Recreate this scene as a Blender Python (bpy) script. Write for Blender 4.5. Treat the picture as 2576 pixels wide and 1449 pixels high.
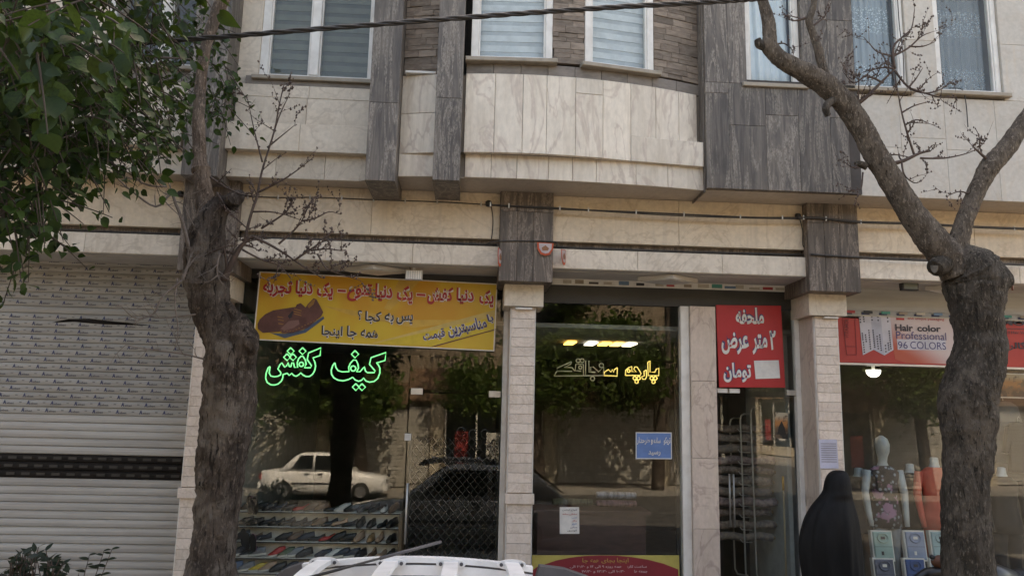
import bpy, bmesh, math, random
from mathutils import Vector, Matrix, noise
import numpy as np
R = math.radians
rnd = random.Random(7)
sc = bpy.context.scene
COL = sc.collection
for o in list(bpy.data.objects): bpy.data.objects.remove(o)

# ------------------------------------------------------------------ camera, sky, sun, exposure
CAM = Vector((0, -8.1, 2.2)); FPX = 1906.0
PITCH, YAW, ROLL = R(9.336), R(3.0), R(1.346)
fw = Vector((math.sin(YAW)*math.cos(PITCH), math.cos(YAW)*math.cos(PITCH), math.sin(PITCH)))
rt = Vector((math.cos(YAW), -math.sin(YAW), 0)); up = rt.cross(fw)
rt, up = rt*math.cos(ROLL)+up*math.sin(ROLL), up*math.cos(ROLL)-rt*math.sin(ROLL)
cd = bpy.data.cameras.new('camera'); cam = bpy.data.objects.new('camera', cd); COL.objects.link(cam)
cam.matrix_world = Matrix(((rt.x, up.x, -fw.x, CAM.x), (rt.y, up.y, -fw.y, CAM.y), (rt.z, up.z, -fw.z, CAM.z), (0, 0, 0, 1)))
cd.sensor_width = 36; cd.lens = 36*FPX/2576; cd.clip_end = 400; cd.clip_start = .05
sc.camera = cam

SUN_EL, SUN_AZ = R(53), R(14)           # the sun stands behind the building: the street front lies in open shade
w = bpy.data.worlds.new('World'); sc.world = w; w.use_nodes = True
nt = w.node_tree
sky = nt.nodes.new('ShaderNodeTexSky'); sky.sky_type = 'NISHITA'; sky.sun_disc = False
sky.sun_elevation = SUN_EL; sky.sun_rotation = SUN_AZ
sky.dust_density = 3.0; sky.ozone_density = .6; sky.air_density = 1.0
nt.links.new(sky.outputs[0], nt.nodes['Background'].inputs[0])
nt.nodes['Background'].inputs[1].default_value = .15
sd = bpy.data.lights.new('sun', 'SUN'); sd.energy = 4.2; sd.angle = R(.53); sd.color = (1, .94, .85)
so = bpy.data.objects.new('sun', sd); COL.objects.link(so)
sv = Vector((math.sin(SUN_AZ)*math.cos(SUN_EL), math.cos(SUN_AZ)*math.cos(SUN_EL), math.sin(SUN_EL)))
so.rotation_euler = sv.to_track_quat('Z', 'Y').to_euler(); so.location = (0, 10, 30)
vs = sc.view_settings
sc.display_settings.display_device = 'sRGB'
vs.view_transform = 'Standard'; vs.look = 'None'; vs.gamma = 1; vs.use_curve_mapping = False
vs.exposure = 2.36
vs.use_white_balance = True; vs.white_balance_temperature = 8700; vs.white_balance_tint = 12
sc.cycles.max_bounces = 10; sc.cycles.transparent_max_bounces = 24; sc.cycles.glossy_bounces = 4
sc.cycles.caustics_reflective = False; sc.cycles.caustics_refractive = False
sc.cycles.sample_clamp_indirect = 6

# ------------------------------------------------------------------ helpers
def at(px, py, Y):
    """a point of the photograph (2576 px wide frame) on the plane y = Y"""
    d = rt*(px-1288) - up*(py-724.5) + fw*FPX
    return CAM + d*((Y-CAM.y)/d.y)
def Xa(px, py, Y): return at(px, py, Y).x
def Za(px, py, Y): return at(px, py, Y).z

def tag(o, label=None, cat=None, group=None, kind=None):
    if label: o['label'] = label
    if cat: o['category'] = cat
    if group: o['group'] = group
    if kind: o['kind'] = kind
    return o
WL = {}
def empty(name, loc=(0, 0, 0), parent=None, label=None, cat=None, group=None, kind=None):
    o = bpy.data.objects.new(name, None); COL.objects.link(o); o.empty_display_size = .1
    loc = Vector(loc); WL[o] = loc.copy()
    if parent: o.parent = parent; o.location = loc-WL[parent]
    else: o.location = loc
    return tag(o, label, cat, group, kind)
def obj(name, me, mat=None, parent=None, loc=(0, 0, 0), rot=None, label=None, cat=None, group=None, kind=None):
    """one mesh object; loc is in world space, also for children (parents are not rotated while building)"""
    o = bpy.data.objects.new(name, me); COL.objects.link(o)
    if mat and not me.materials: me.materials.append(mat)
    loc = Vector(loc); WL[o] = loc.copy()
    if parent: o.parent = parent; o.location = loc-WL[parent]
    else: o.location = loc
    if rot: o.rotation_euler = rot
    return tag(o, label, cat, group, kind)
def mesh(verts, faces, mat=None, smooth=False, name='m'):
    me = bpy.data.meshes.new(name); me.from_pydata([tuple(v) for v in verts], [], faces); me.update()
    if mat: me.materials.append(mat)
    if smooth: me.shade_smooth()
    return me
def copy_tree(o, parent=None):
    c = o.copy(); COL.objects.link(c); c.parent = parent; WL[c] = WL.get(o, Vector()).copy()
    for ch in list(o.children): copy_tree(ch, c)
    return c
def fixnormals(me):
    bm = bmesh.new(); bm.from_mesh(me); bmesh.ops.recalc_face_normals(bm, faces=bm.faces); bm.to_mesh(me); bm.free(); return me
_bc = {}
def boxmesh(sx, sy, sz, mat, ch=.004):
    """box centred in x and z, front at y=0, back at y=sy, with chamfered front edges"""
    k = (round(sx, 4), round(sy, 4), round(sz, 4), mat.name, ch)
    if k in _bc: return _bc[k]
    a, b = sx/2, sz/2; c = min(ch, a*.4, b*.4, sy*.4)
    v = [(-a+c, 0, -b+c), (a-c, 0, -b+c), (a-c, 0, b-c), (-a+c, 0, b-c), (-a, c, -b), (a, c, -b), (a, c, b), (-a, c, b), (-a, sy, -b), (a, sy, -b), (a, sy, b), (-a, sy, b)]
    f = [(0, 1, 2, 3), (4, 5, 1, 0), (5, 6, 2, 1), (6, 7, 3, 2), (7, 4, 0, 3), (8, 9, 5, 4), (9, 10, 6, 5), (10, 11, 7, 6), (11, 8, 4, 7), (11, 10, 9, 8)]
    _bc[k] = mesh(v, f, mat); return _bc[k]
def slab(name, x0, x1, z0, z1, yf, dep, mat, parent=None, gap=.004, ch=.003, **kw):
    return obj(name, boxmesh(x1-x0-gap, dep, z1-z0-gap, mat, ch), None, parent, ((x0+x1)/2, yf, (z0+z1)/2), **kw)
def arcslab(name, x0, x1, z0, z1, yfun, dep, mat, parent, gap=.004, yo=0):
    y0, y1 = yfun(x0), yfun(x1); L = math.hypot(x1-x0, y1-y0); a = math.atan2(y1-y0, x1-x0)
    o = obj(name, boxmesh(L-gap, dep, z1-z0-gap, mat, .003), None, parent, ((x0+x1)/2, (y0+y1)/2+yo, (z0+z1)/2)); o.rotation_euler = (0, 0, a); return o
class MB:
    """collects pieces of ONE part"""
    def __init__(s): s.v = []; s.f = []
    def add(s, v, f):
        n = len(s.v); s.v += [tuple(p) for p in v]; s.f += [tuple(i+n for i in q) for q in f]; return s
    def box(s, x0, x1, y0, y1, z0, z1):
        v = [(x, y, z) for z in (z0, z1) for y in (y0, y1) for x in (x0, x1)]
        return s.add(v, [(0, 2, 3, 1), (4, 5, 7, 6), (0, 1, 5, 4), (2, 6, 7, 3), (0, 4, 6, 2), (1, 3, 7, 5)])
    def tube(s, pts, rad, n=6, cap=True):
        v, f = tube(pts, rad, n, cap); return s.add(v, f)
    def build(s, name, mat, parent=None, loc=(0, 0, 0), smooth=False, **kw):
        loc = Vector(loc)
        return obj(name, mesh([Vector(p)-loc for p in s.v], s.f, mat, smooth), None, parent, loc, **kw)
def smoothpath(pts, rad, sub=4):
    P = [Vector(p) for p in pts]; n = len(P); op = []; orr = []
    for i in range(n-1):
        p0, p1, p2, p3 = P[max(i-1, 0)], P[i], P[i+1], P[min(i+2, n-1)]
        for k in range(sub):
            t = k/sub
            op.append(.5*((2*p1)+(p2-p0)*t+(2*p0-5*p1+4*p2-p3)*t*t+(3*p1-p0-3*p2+p3)*t**3)); orr.append(rad[i]*(1-t)+rad[i+1]*t)
    op.append(P[-1]); orr.append(rad[-1]); return op, orr
def tube(pts, rad, n=6, cap=True, warp=None):
    pts = [Vector(p) for p in pts]; v = []; f = []
    if not hasattr(rad, '__len__'): rad = [rad]*len(pts)
    d0 = (pts[1]-pts[0]).normalized(); ref = Vector((0, 1, 0)) if abs(d0.y) < .9 else Vector((1, 0, 0))
    a = d0.cross(ref).normalized()
    for i, p in enumerate(pts):
        d = (pts[min(i+1, len(pts)-1)]-pts[max(i-1, 0)])
        if d.length < 1e-9: d = d0
        d.normalize(); a = (a-d*a.dot(d)).normalized(); b = d.cross(a)
        for k in range(n):
            t = 2*math.pi*k/n; dr = a*math.cos(t)+b*math.sin(t); r = rad[i]
            if warp: r *= warp(p, dr, i)
            v.append(p+dr*r)
    m = len(pts)
    for i in range(m-1):
        for k in range(n): f.append((i*n+k, i*n+(k+1) % n, (i+1)*n+(k+1) % n, (i+1)*n+k))
    if cap: f.append(tuple(range(n))[::-1]); f.append(tuple((m-1)*n+k for k in range(n)))
    return v, f
def loft(rings, n=20, cap=True, mod=None):
    """rings: (cx,cy,cz,rx,ry) ellipses in horizontal planes"""
    v = []; f = []
    for i, (cx, cy, cz, rx, ry) in enumerate(rings):
        for k in range(n):
            t = 2*math.pi*k/n; m = mod(i, t) if mod else 1
            v.append((cx+rx*m*math.cos(t), cy+ry*m*math.sin(t), cz))
    for i in range(len(rings)-1):
        for k in range(n): f.append((i*n+k, i*n+(k+1) % n, (i+1)*n+(k+1) % n, (i+1)*n+k))
    if cap: f.append(tuple(range(n))[::-1]); f.append(tuple((len(rings)-1)*n+k for k in range(n)))
    return v, f
def lofto(name, rings, mat, parent=None, n=20, mod=None, loc=(0, 0, 0), **kw):
    v, f = loft(rings, n, True, mod); loc = Vector(loc)
    return obj(name, mesh([Vector(p)-loc for p in v], f, mat, True), None, parent, loc, **kw)
def poly_prism(pts, y0, y1):
    """pts (x,z) outline facing -y"""
    n = len(pts); v = [(x, y0, z) for x, z in pts]+[(x, y1, z) for x, z in pts]
    ar = sum(pts[i][0]*pts[(i+1) % n][1]-pts[(i+1) % n][0]*pts[i][1] for i in range(n))
    f = [tuple(range(n)) if ar > 0 else tuple(range(n))[::-1], tuple(range(n, 2*n))[::-1] if ar > 0 else tuple(range(n, 2*n))]
    for i in range(n):
        j = (i+1) % n; f.append((i, n+i, n+j, j) if ar > 0 else (i, j, n+j, n+i))
    return v, f

# ------------------------------------------------------------------ text
FORMS = {'ا': (0xFE8D, 0xFE8E), 'ب': (0xFE8F, 0xFE90, 0xFE91, 0xFE92), 'پ': (0xFB56, 0xFB57, 0xFB58, 0xFB59), 'ت': (0xFE95, 0xFE96, 0xFE97, 0xFE98),
 'ج': (0xFE9D, 0xFE9E, 0xFE9F, 0xFEA0), 'چ': (0xFB7A, 0xFB7B, 0xFB7C, 0xFB7D), 'ح': (0xFEA1, 0xFEA2, 0xFEA3, 0xFEA4), 'د': (0xFEA9, 0xFEAA), 'ر': (0xFEAD, 0xFEAE), 'ز': (0xFEAF, 0xFEB0),
 'س': (0xFEB1, 0xFEB2, 0xFEB3, 0xFEB4), 'ش': (0xFEB5, 0xFEB6, 0xFEB7, 0xFEB8), 'ض': (0xFEBD, 0xFEBE, 0xFEBF, 0xFEC0), 'ط': (0xFEC1, 0xFEC2, 0xFEC3, 0xFEC4), 'ع': (0xFEC9, 0xFECA, 0xFECB, 0xFECC),
 'ف': (0xFED1, 0xFED2, 0xFED3, 0xFED4), 'ق': (0xFED5, 0xFED6, 0xFED7, 0xFED8), 'ک': (0xFB8E, 0xFB8F, 0xFB90, 0xFB91), 'گ': (0xFB92, 0xFB93, 0xFB94, 0xFB95), 'ل': (0xFEDD, 0xFEDE, 0xFEDF, 0xFEE0),
 'م': (0xFEE1, 0xFEE2, 0xFEE3, 0xFEE4), 'ن': (0xFEE5, 0xFEE6, 0xFEE7, 0xFEE8), 'و': (0xFEED, 0xFEEE), 'ه': (0xFEE9, 0xFEEA, 0xFEEB, 0xFEEC), 'ی': (0xFBFC, 0xFBFD, 0xFBFE, 0xFBFF)}
def farsi(s):
    out = []
    for i, c in enumerate(s):
        if c not in FORMS: out.append(c); continue
        fm = FORMS[c]; p = i > 0 and s[i-1] in FORMS and len(FORMS[s[i-1]]) == 4; n = len(fm) == 4 and i+1 < len(s) and s[i+1] in FORMS
        out.append(chr(fm[3] if p and n else fm[1] if p else fm[2] if n else fm[0]))
    out = out[::-1]; r = []; run = []
    for c in out:                                   # digits read left to right
        if c in '۰۱۲۳۴۵۶۷۸۹:': run.insert(0, c)
        else: r += run; run = []; r.append(c)
    return ''.join(r+run)
def textmesh(body, wd, ht, mat, bold=0, depth=.002, fa=True):
    """lettering fitted into a wd x ht box, centred, in the xz plane facing -y"""
    cu = bpy.data.curves.new('t', 'FONT'); cu.body = farsi(body) if fa else body; cu.size = 1; cu.offset = bold; cu.resolution_u = 3
    o = bpy.data.objects.new('t', cu); COL.objects.link(o)
    dg = bpy.context.evaluated_depsgraph_get(); dg.update()
    me = bpy.data.meshes.new_from_object(o.evaluated_get(dg)); bpy.data.objects.remove(o); bpy.data.curves.remove(cu)
    co = np.zeros(len(me.vertices)*3); me.vertices.foreach_get('co', co); co = co.reshape(-1, 3)
    lo, hi = co.min(0), co.max(0); s = (wd/max(hi[0]-lo[0], 1e-6), ht/max(hi[1]-lo[1], 1e-6)); ce = (lo+hi)/2
    out = np.zeros_like(co); out[:, 0] = (co[:, 0]-ce[0])*s[0]; out[:, 2] = (co[:, 1]-ce[1])*s[1]
    # letters alternate by a hair in depth so that joined letters never share a plane
    out[:, 1] = -.0004*np.round(((co[:, 0]-lo[0])*1.0) % 1.0)
    me.vertices.foreach_set('co', out.ravel()); me.update(); me.materials.clear(); me.materials.append(mat)
    return me
class Sign:
    """flat board through three photo corners on plane Y; children are set out in crop coordinates of a zoom of the photo"""
    def __init__(s, name, TL, TR, BL, Y, mat, label, cat, crop=None, thick=.02, group=None, frame=None):
        a, b, c = at(*TL, Y), at(*TR, Y), at(*BL, Y); s.Y = Y
        s.w = (b-a).length; s.h = (c-a).length; s.ang = math.atan2(-(b.z-a.z), b.x-a.x)
        ce = (b+c)/2; s.T = (Vector(TL), Vector(TR), Vector(BL)); s.crop = crop
        s.e = empty(name, ce, None, label, cat, group); s.ce = ce
        s.p = obj('panel', boxmesh(s.w, thick, s.h, mat, .003), None, s.e, ce)
        s.k = 0; s.fin = []
        if frame:
            t = .012
            for x0, x1, z0, z1 in ((-s.w/2, s.w/2, s.h/2-t, s.h/2), (-s.w/2, s.w/2, -s.h/2, -s.h/2+t), (-s.w/2, -s.w/2+t, -s.h/2+t, s.h/2-t), (s.w/2-t, s.w/2, -s.h/2+t, s.h/2-t)):
                obj('frame', boxmesh(x1-x0, .012, z1-z0, frame, .002), None, s.e, ce+Vector(((x0+x1)/2, -.008, (z0+z1)/2)))
    def uv(s, cx, cy):
        x0, y0, sc_ = s.crop; p = Vector(((x0+cx/sc_)*.85867, (y0+cy/sc_)*.85867))
        A, B, C = s.T; M2 = Matrix(((B.x-A.x, C.x-A.x), (B.y-A.y, C.y-A.y))); q = M2.inverted() @ (p-A)
        return ((q.x-.5)*s.w, (.5-q.y)*s.h)
    def text(s, body, box, mat, lay=1, bold=0, ang=0, name='lettering', fa=True, shadow=None, size=None):
        x0, y0, x1, y1 = box; c = s.uv((x0+x1)/2, (y0+y1)/2)
        if size: wd, ht = s.uv(size[0]+x0, y0)[0]-s.uv(x0, y0)[0], s.uv(x0, y0)[1]-s.uv(x0, y0+size[1])[1]
        else:
            ym = (y0+y1)/2; xm = (x0+x1)/2
            wd = abs(s.uv(x1, ym)[0]-s.uv(x0, ym)[0]); ht = abs(s.uv(xm, y0)[1]-s.uv(xm, y1)[1])
        me = textmesh(body, wd, ht, mat, bold, fa=fa)
        o = obj(name, me, None, s.e, s.ce+Vector((c[0], -.0025*lay, c[1]))); o.rotation_euler = (0, -ang, 0)
        if shadow:
            sm, off, sb = shadow
            me2 = textmesh(body, wd*(1+sb), ht*(1+sb*1.6), sm, bold*2.4+.012, fa=fa)
            o2 = obj(name+'_outline', me2, None, s.e, s.ce+Vector((c[0]+off[0], -.0025*lay+.0012, c[1]+off[1]))); o2.rotation_euler = (0, -ang, 0)
        return o
    def poly(s, pts, mat, lay=1, name='printed_shape'):
        q = [s.uv(*p) for p in pts]; v, f = poly_prism(q, 0, .001)
        return obj(name, mesh(v, f, mat), None, s.e, s.ce+Vector((0, -.0025*lay, 0)))
    def done(s):
        s.e.rotation_euler = (0, s.ang, 0); return s.e

# ------------------------------------------------------------------ materials
def nn(t, ty, **kw):
    n = t.nodes.new(ty)
    for k, v in kw.items(): setattr(n, k, v)
    return n
def mx(t, fac, a, b, mode='MIX'):
    n = t.nodes.new('ShaderNodeMix'); n.data_type = 'RGBA'; n.blend_type = mode
    for i, val in ((0, fac), (6, a), (7, b)):
        if isinstance(val, bpy.types.NodeSocket): t.links.new(val, n.inputs[i])
        else: n.inputs[i].default_value = val if i == 0 else (*val, 1)[:4]
    return n.outputs[2]
def ramp(t, src, p0, p1):
    n = t.nodes.new('ShaderNodeMapRange'); n.interpolation_type = 'SMOOTHSTEP'; t.links.new(src, n.inputs[0])
    n.inputs[1].default_value = p0; n.inputs[2].default_value = p1; return n.outputs[0]
def coords(t, scale=(1, 1, 1), rand=True, space='Object'):
    tc = nn(t, 'ShaderNodeTexCoord'); mp = nn(t, 'ShaderNodeMapping'); mp.inputs['Scale'].default_value = scale
    src = tc.outputs[space]
    if rand:
        oi = nn(t, 'ShaderNodeObjectInfo'); ml = nn(t, 'ShaderNodeMath', operation='MULTIPLY'); t.links.new(oi.outputs['Random'], ml.inputs[0]); ml.inputs[1].default_value = 71
        t.links.new(ml.outputs[0], mp.inputs['Location'])
    t.links.new(src, mp.inputs[0]); return mp.outputs[0]
def noi(t, vec, scale, detail=6, rough=.6, dist=0):
    n = nn(t, 'ShaderNodeTexNoise'); n.inputs['Scale'].default_value = scale; n.inputs['Detail'].default_value = detail; n.inputs['Roughness'].default_value = rough; n.inputs['Distortion'].default_value = dist
    t.links.new(vec, n.inputs['Vector']); return n.outputs[0]
def start(name, rough=.6, metal=0, spec=.5):
    m = bpy.data.materials.new(name); m.use_nodes = True; t = m.node_tree; b = t.nodes['Principled BSDF']
    b.inputs['Roughness'].default_value = rough; b.inputs['Metallic'].default_value = metal; b.inputs['Specular IOR Level'].default_value = spec
    return m, t, b
def setc(t, b, c):
    if isinstance(c, bpy.types.NodeSocket): t.links.new(c, b.inputs['Base Color'])
    else: b.inputs['Base Color'].default_value = (*c, 1)
def bump(t, b, h, strength=.3, dist=.01):
    n = nn(t, 'ShaderNodeBump'); n.inputs['Strength'].default_value = strength; n.inputs['Distance'].default_value = dist
    t.links.new(h, n.inputs['Height']); t.links.new(n.outputs[0], b.inputs['Normal'])
def randval(t, c, amt):
    oi = nn(t, 'ShaderNodeObjectInfo'); mr = nn(t, 'ShaderNodeMapRange'); t.links.new(oi.outputs['Random'], mr.inputs[0]); mr.inputs[3].default_value = 1-amt; mr.inputs[4].default_value = 1+amt
    hs = nn(t, 'ShaderNodeHueSaturation'); t.links.new(mr.outputs[0], hs.inputs['Value'])
    if isinstance(c, bpy.types.NodeSocket): t.links.new(c, hs.inputs['Color'])
    else: hs.inputs['Color'].default_value = (*c, 1)
    return hs.outputs[0]
def plain(name, c, rough=.6, c2=None, ns=6, rv=0, metal=0, bmp=0, stretch=(1, 1, 1), spec=.5):
    m, t, b = start(name, rough, metal, spec)
    c2 = c2 or tuple(x*.8 for x in c); v = coords(t, stretch); n = noi(t, v, ns)
    col = mx(t, ramp(t, n, .35, .68), c, c2)
    if rv: col = randval(t, col, rv)
    setc(t, b, col)
    if bmp: bump(t, b, noi(t, v, ns*4), bmp, .006)
    return m
def stone(name, c, c2, vein, rv=.1, rough=.45, vs=1.0, stretch=(1, 1, 1), stain=(.5, .42, .33), sa=.5, bmp=.05, va=.7):
    m, t, b = start(name, rough, 0, .35)
    v = coords(t, stretch); big = noi(t, v, 2.2*vs, 5, .6, .6); fine = noi(t, v, 22*vs, 6, .65)
    vn = noi(t, v, 1.7*vs, 4, .55, 1.6)
    col = mx(t, ramp(t, big, .32, .7), c, c2)
    # veins: narrow bands where the distorted noise crosses its middle
    sub = nn(t, 'ShaderNodeMath', operation='SUBTRACT'); t.links.new(vn, sub.inputs[0]); sub.inputs[1].default_value = .5
    ab = nn(t, 'ShaderNodeMath', operation='ABSOLUTE'); t.links.new(sub.outputs[0], ab.inputs[0])
    iv = ramp(t, ab.outputs[0], .035, .0)
    ml = nn(t, 'ShaderNodeMath', operation='MULTIPLY'); t.links.new(iv, ml.inputs[0]); ml.inputs[1].default_value = va
    col = mx(t, ml.outputs[0], col, vein)
    col = mx(t, .35, col, mx(t, ramp(t, fine, .3, .7), tuple(x*.72 for x in c), tuple(min(1, x*1.12) for x in c)), 'MIX')
    v2 = coords(t, (7, 7, .55)); st = noi(t, v2, 2.2, 4, .6)
    ms = nn(t, 'ShaderNodeMath', operation='MULTIPLY'); t.links.new(ramp(t, st, .47, .72), ms.inputs[0]); ms.inputs[1].default_value = sa
    col = mx(t, ms.outputs[0], col, stain)
    setc(t, b, randval(t, col, rv))
    bump(t, b, fine, bmp*4, .004)
    return m
def streaky(name, c, c2, c3, rv=.18, rough=.5):
    """dark vein-cut stone: broad cloudy patches, drifting pale veins, worn specks"""
    m, t, b = start(name, rough, 0, .3)
    n = noi(t, coords(t, (3.2, 3.2, .9)), 1.2, 9, .66, 1.4); n2 = noi(t, coords(t, (14, 14, 1.1)), 1.5, 7, .68, 1.1); n3 = noi(t, coords(t, (2.6, 2.6, 1)), 30, 6, .75); n4 = noi(t, coords(t, (4.2, 4.2, .5)), 1.0, 7, .62, 2.2)
    col = mx(t, ramp(t, n, .38, .62), c, c2); col = mx(t, .42, col, mx(t, ramp(t, n2, .36, .66), tuple(x*.62 for x in c), tuple(x*1.3 for x in c2)))
    sb = nn(t, 'ShaderNodeMath', operation='SUBTRACT'); t.links.new(n4, sb.inputs[0]); sb.inputs[1].default_value = .52
    ab = nn(t, 'ShaderNodeMath', operation='ABSOLUTE'); t.links.new(sb.outputs[0], ab.inputs[0])
    pk = nn(t, 'ShaderNodeMath', operation='MULTIPLY'); t.links.new(ramp(t, ab.outputs[0], .07, .0), pk.inputs[0]); t.links.new(ramp(t, n3, .38, .58), pk.inputs[1])
    col = mx(t, pk.outputs[0], col, c3)
    sp = nn(t, 'ShaderNodeMath', operation='MULTIPLY'); t.links.new(ramp(t, n3, .6, .72), sp.inputs[0]); sp.inputs[1].default_value = .5
    col = mx(t, sp.outputs[0], col, c3)
    setc(t, b, randval(t, col, rv)); bump(t, b, n3, .25, .004); return m
def emit(name, c, s):
    m = bpy.data.materials.new(name); m.use_nodes = True; b = m.node_tree.nodes['Principled BSDF']
    b.inputs['Base Color'].default_value = (*c, 1); b.inputs['Emission Color'].default_value = (*c, 1); b.inputs['Emission Strength'].default_value = s; return m
def glassmat(name, f0=.045, tint=(1, 1, 1)):
    m = bpy.data.materials.new(name); m.use_nodes = True; t = m.node_tree; t.nodes.clear()
    out = nn(t, 'ShaderNodeOutputMaterial'); tr = nn(t, 'ShaderNodeBsdfTransparent'); tr.inputs[0].default_value = (*tint, 1)
    gl = nn(t, 'ShaderNodeBsdfGlossy'); gl.inputs['Roughness'].default_value = 0.0
    v = coords(t, (1, 1, 1)); n = noi(t, v, 1.3, 1); bm_ = nn(t, 'ShaderNodeBump'); bm_.inputs['Strength'].default_value = .012; bm_.inputs['Distance'].default_value = .05; t.links.new(n, bm_.inputs['Height']); t.links.new(bm_.outputs[0], gl.inputs['Normal'])
    lw = nn(t, 'ShaderNodeLayerWeight'); lw.inputs[0].default_value = .5
    p = nn(t, 'ShaderNodeMath', operation='POWER'); t.links.new(lw.outputs['Facing'], p.inputs[0]); p.inputs[1].default_value = 5
    ml = nn(t, 'ShaderNodeMath', operation='MULTIPLY_ADD'); t.links.new(p.outputs[0], ml.inputs[0]); ml.inputs[1].default_value = .9; ml.inputs[2].default_value = f0
    mi = nn(t, 'ShaderNodeMixShader'); t.links.new(ml.outputs[0], mi.inputs[0]); t.links.new(tr.outputs[0], mi.inputs[1]); t.links.new(gl.outputs[0], mi.inputs[2]); t.links.new(mi.outputs[0], out.inputs[0]); return m
def leafmat(name, c, c2, tr=.3):
    m = bpy.data.materials.new(name); m.use_nodes = True; t = m.node_tree; b = t.nodes['Principled BSDF']; b.inputs['Roughness'].default_value = .5; b.inputs['Specular IOR Level'].default_value = .22
    ge = nn(t, 'ShaderNodeNewGeometry'); oi = nn(t, 'ShaderNodeObjectInfo'); ad = nn(t, 'ShaderNodeMath', operation='ADD'); t.links.new(ge.outputs['Random Per Island'], ad.inputs[0]); t.links.new(oi.outputs['Random'], ad.inputs[1])
    fr = nn(t, 'ShaderNodeMath', operation='FRACT'); t.links.new(ad.outputs[0], fr.inputs[0])
    v = coords(t, (1, 1, 1)); n = noi(t, v, 9, 4)
    col = mx(t, fr.outputs[0], c, c2); col = mx(t, ramp(t, n, .4, .7), col, tuple(x*.75 for x in c)); setc(t, b, col)
    tl = nn(t, 'ShaderNodeBsdfTranslucent'); t.links.new(mx(t, .5, col, (.16, .24, .03)), tl.inputs[0])
    mi = nn(t, 'ShaderNodeMixShader'); mi.inputs[0].default_value = tr; o = t.nodes['Material Output']
    t.links.new(b.outputs[0], mi.inputs[1]); t.links.new(tl.outputs[0], mi.inputs[2]); t.links.new(mi.outputs[0], o.inputs[0]); return m
def barkmat(name, c, c2, c3, vsc=1.0, bs=.9):
    m, t, b = start(name, .85, 0, .2)
    v = coords(t, (1, 1, .38), rand=False); n = noi(t, v, 9*vsc, 7, .7); n2 = noi(t, v, 46*vsc, 5, .7); v1 = coords(t, (1, 1, .8), rand=False); n3 = noi(t, v1, 3.2, 5, .6, .4)
    vz = coords(t, (1, 1, .16), rand=False); ridge = noi(t, vz, 34*vsc, 5, .75, .9)
    col = mx(t, ramp(t, n, .42, .60), c, c2); col = mx(t, ramp(t, n3, .50, .64), col, c3)
    col = mx(t, ramp(t, n2, .52, .68), col, tuple(x*1.9 for x in c2)); col = mx(t, ramp(t, ridge, .47, .36), col, tuple(x*.45 for x in c)); setc(t, b, col)
    ad = nn(t, 'ShaderNodeMath', operation='ADD'); t.links.new(n2, ad.inputs[0]); t.links.new(ridge, ad.inputs[1]); bump(t, b, ad.outputs[0], bs, .05); return m

CREAM = stone('cream_stone', (.64, .56, .46), (.55, .465, .37), (.40, .32, .25), rv=.08, va=.6)
CREAM2 = stone('beam_stone', (.68, .57, .44), (.60, .485, .36), (.38, .27, .18), rv=.07, vs=.9, va=.5)
CREAML = stone('lintel_stone_lit', (.72, .64, .54), (.62, .53, .44), (.40, .32, .25), rv=.05, va=.6)  # lighter copy of the cream stone: bounced light put into the colour
CREAMC = stone('bay_stone', (.72, .64, .54), (.59, .515, .425), (.40, .30, .25), rv=.10, vs=1.0, stretch=(1, 1, .45))
CREAMR = stone('wing_stone_dimmed', (.51, .475, .425), (.44, .40, .35), (.42, .35, .28), rv=.06, vs=.8, va=.5)  # toned down: lens darkening at the view's edge is in the colour
DARKST = streaky('dark_stone', (.088, .076, .069), (.148, .126, .108), (.26, .225, .19), rv=.2)
DARKBR = streaky('bracket_stone', (.075, .06, .051), (.12, .097, .081), (.25, .20, .165), rv=.16)
LEDGE = plain('ledge_stone', (.25, .20, .16), .8, (.15, .115, .09), 9, .26, bmp=.5, stretch=(1, 1, 3))
GREYST = plain('grey_sill_stone', (.21, .18, .155), .7, (.14, .12, .105), 6, .15, bmp=.2, stretch=(1, 1, 3))
TILE = stone('pillar_tile', (.67, .58, .51), (.60, .505, .44), (.43, .33, .27), rv=.07, rough=.35, vs=2)
COLST = stone('column_stone', (.60, .50, .43), (.52, .42, .36), (.33, .24, .21), rv=.08, rough=.35, vs=1.3, stretch=(1, 1, .5), va=.8)
GROUT = plain('grout', (.20, .17, .14), .9)
GROUTD = plain('dark_grout', (.07, .06, .055), .9)
PLASTER = plain('soffit_plaster', (.50, .47, .43), .9, (.42, .39, .35), 3)
SOFF = stone('soffit_stone', (.50, .43, .36), (.41, .345, .285), (.33, .26, .2), rv=.05, vs=.8, va=.4)
WHITEF = plain('white_frame', (.72, .70, .66), .4, (.60, .57, .53), 5)
ALU = plain('aluminium', (.55, .54, .52), .38, (.45, .44, .42), 5, metal=.6)
SILL = plain('sill_edge', (.34, .29, .23), .6, (.26, .22, .17), 8)
BLACK = plain('black_rubber', (.015, .015, .015), .5)
CABLE = plain('cable_sheath', (.022, .02, .019), .55, (.045, .04, .036), 30)
DKMET = plain('dark_metal', (.03, .028, .026), .5)
GLASS = glassmat('shop_glass', .034, (.93, .95, .94))
GLASSU = glassmat('house_glass', .024, (.95, .97, .97))
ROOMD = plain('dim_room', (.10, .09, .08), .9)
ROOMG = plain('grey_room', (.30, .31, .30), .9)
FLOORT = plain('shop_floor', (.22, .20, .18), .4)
def pm(name, c, rough=.6, **k): return plain(name, c, rough, **k)
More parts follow.
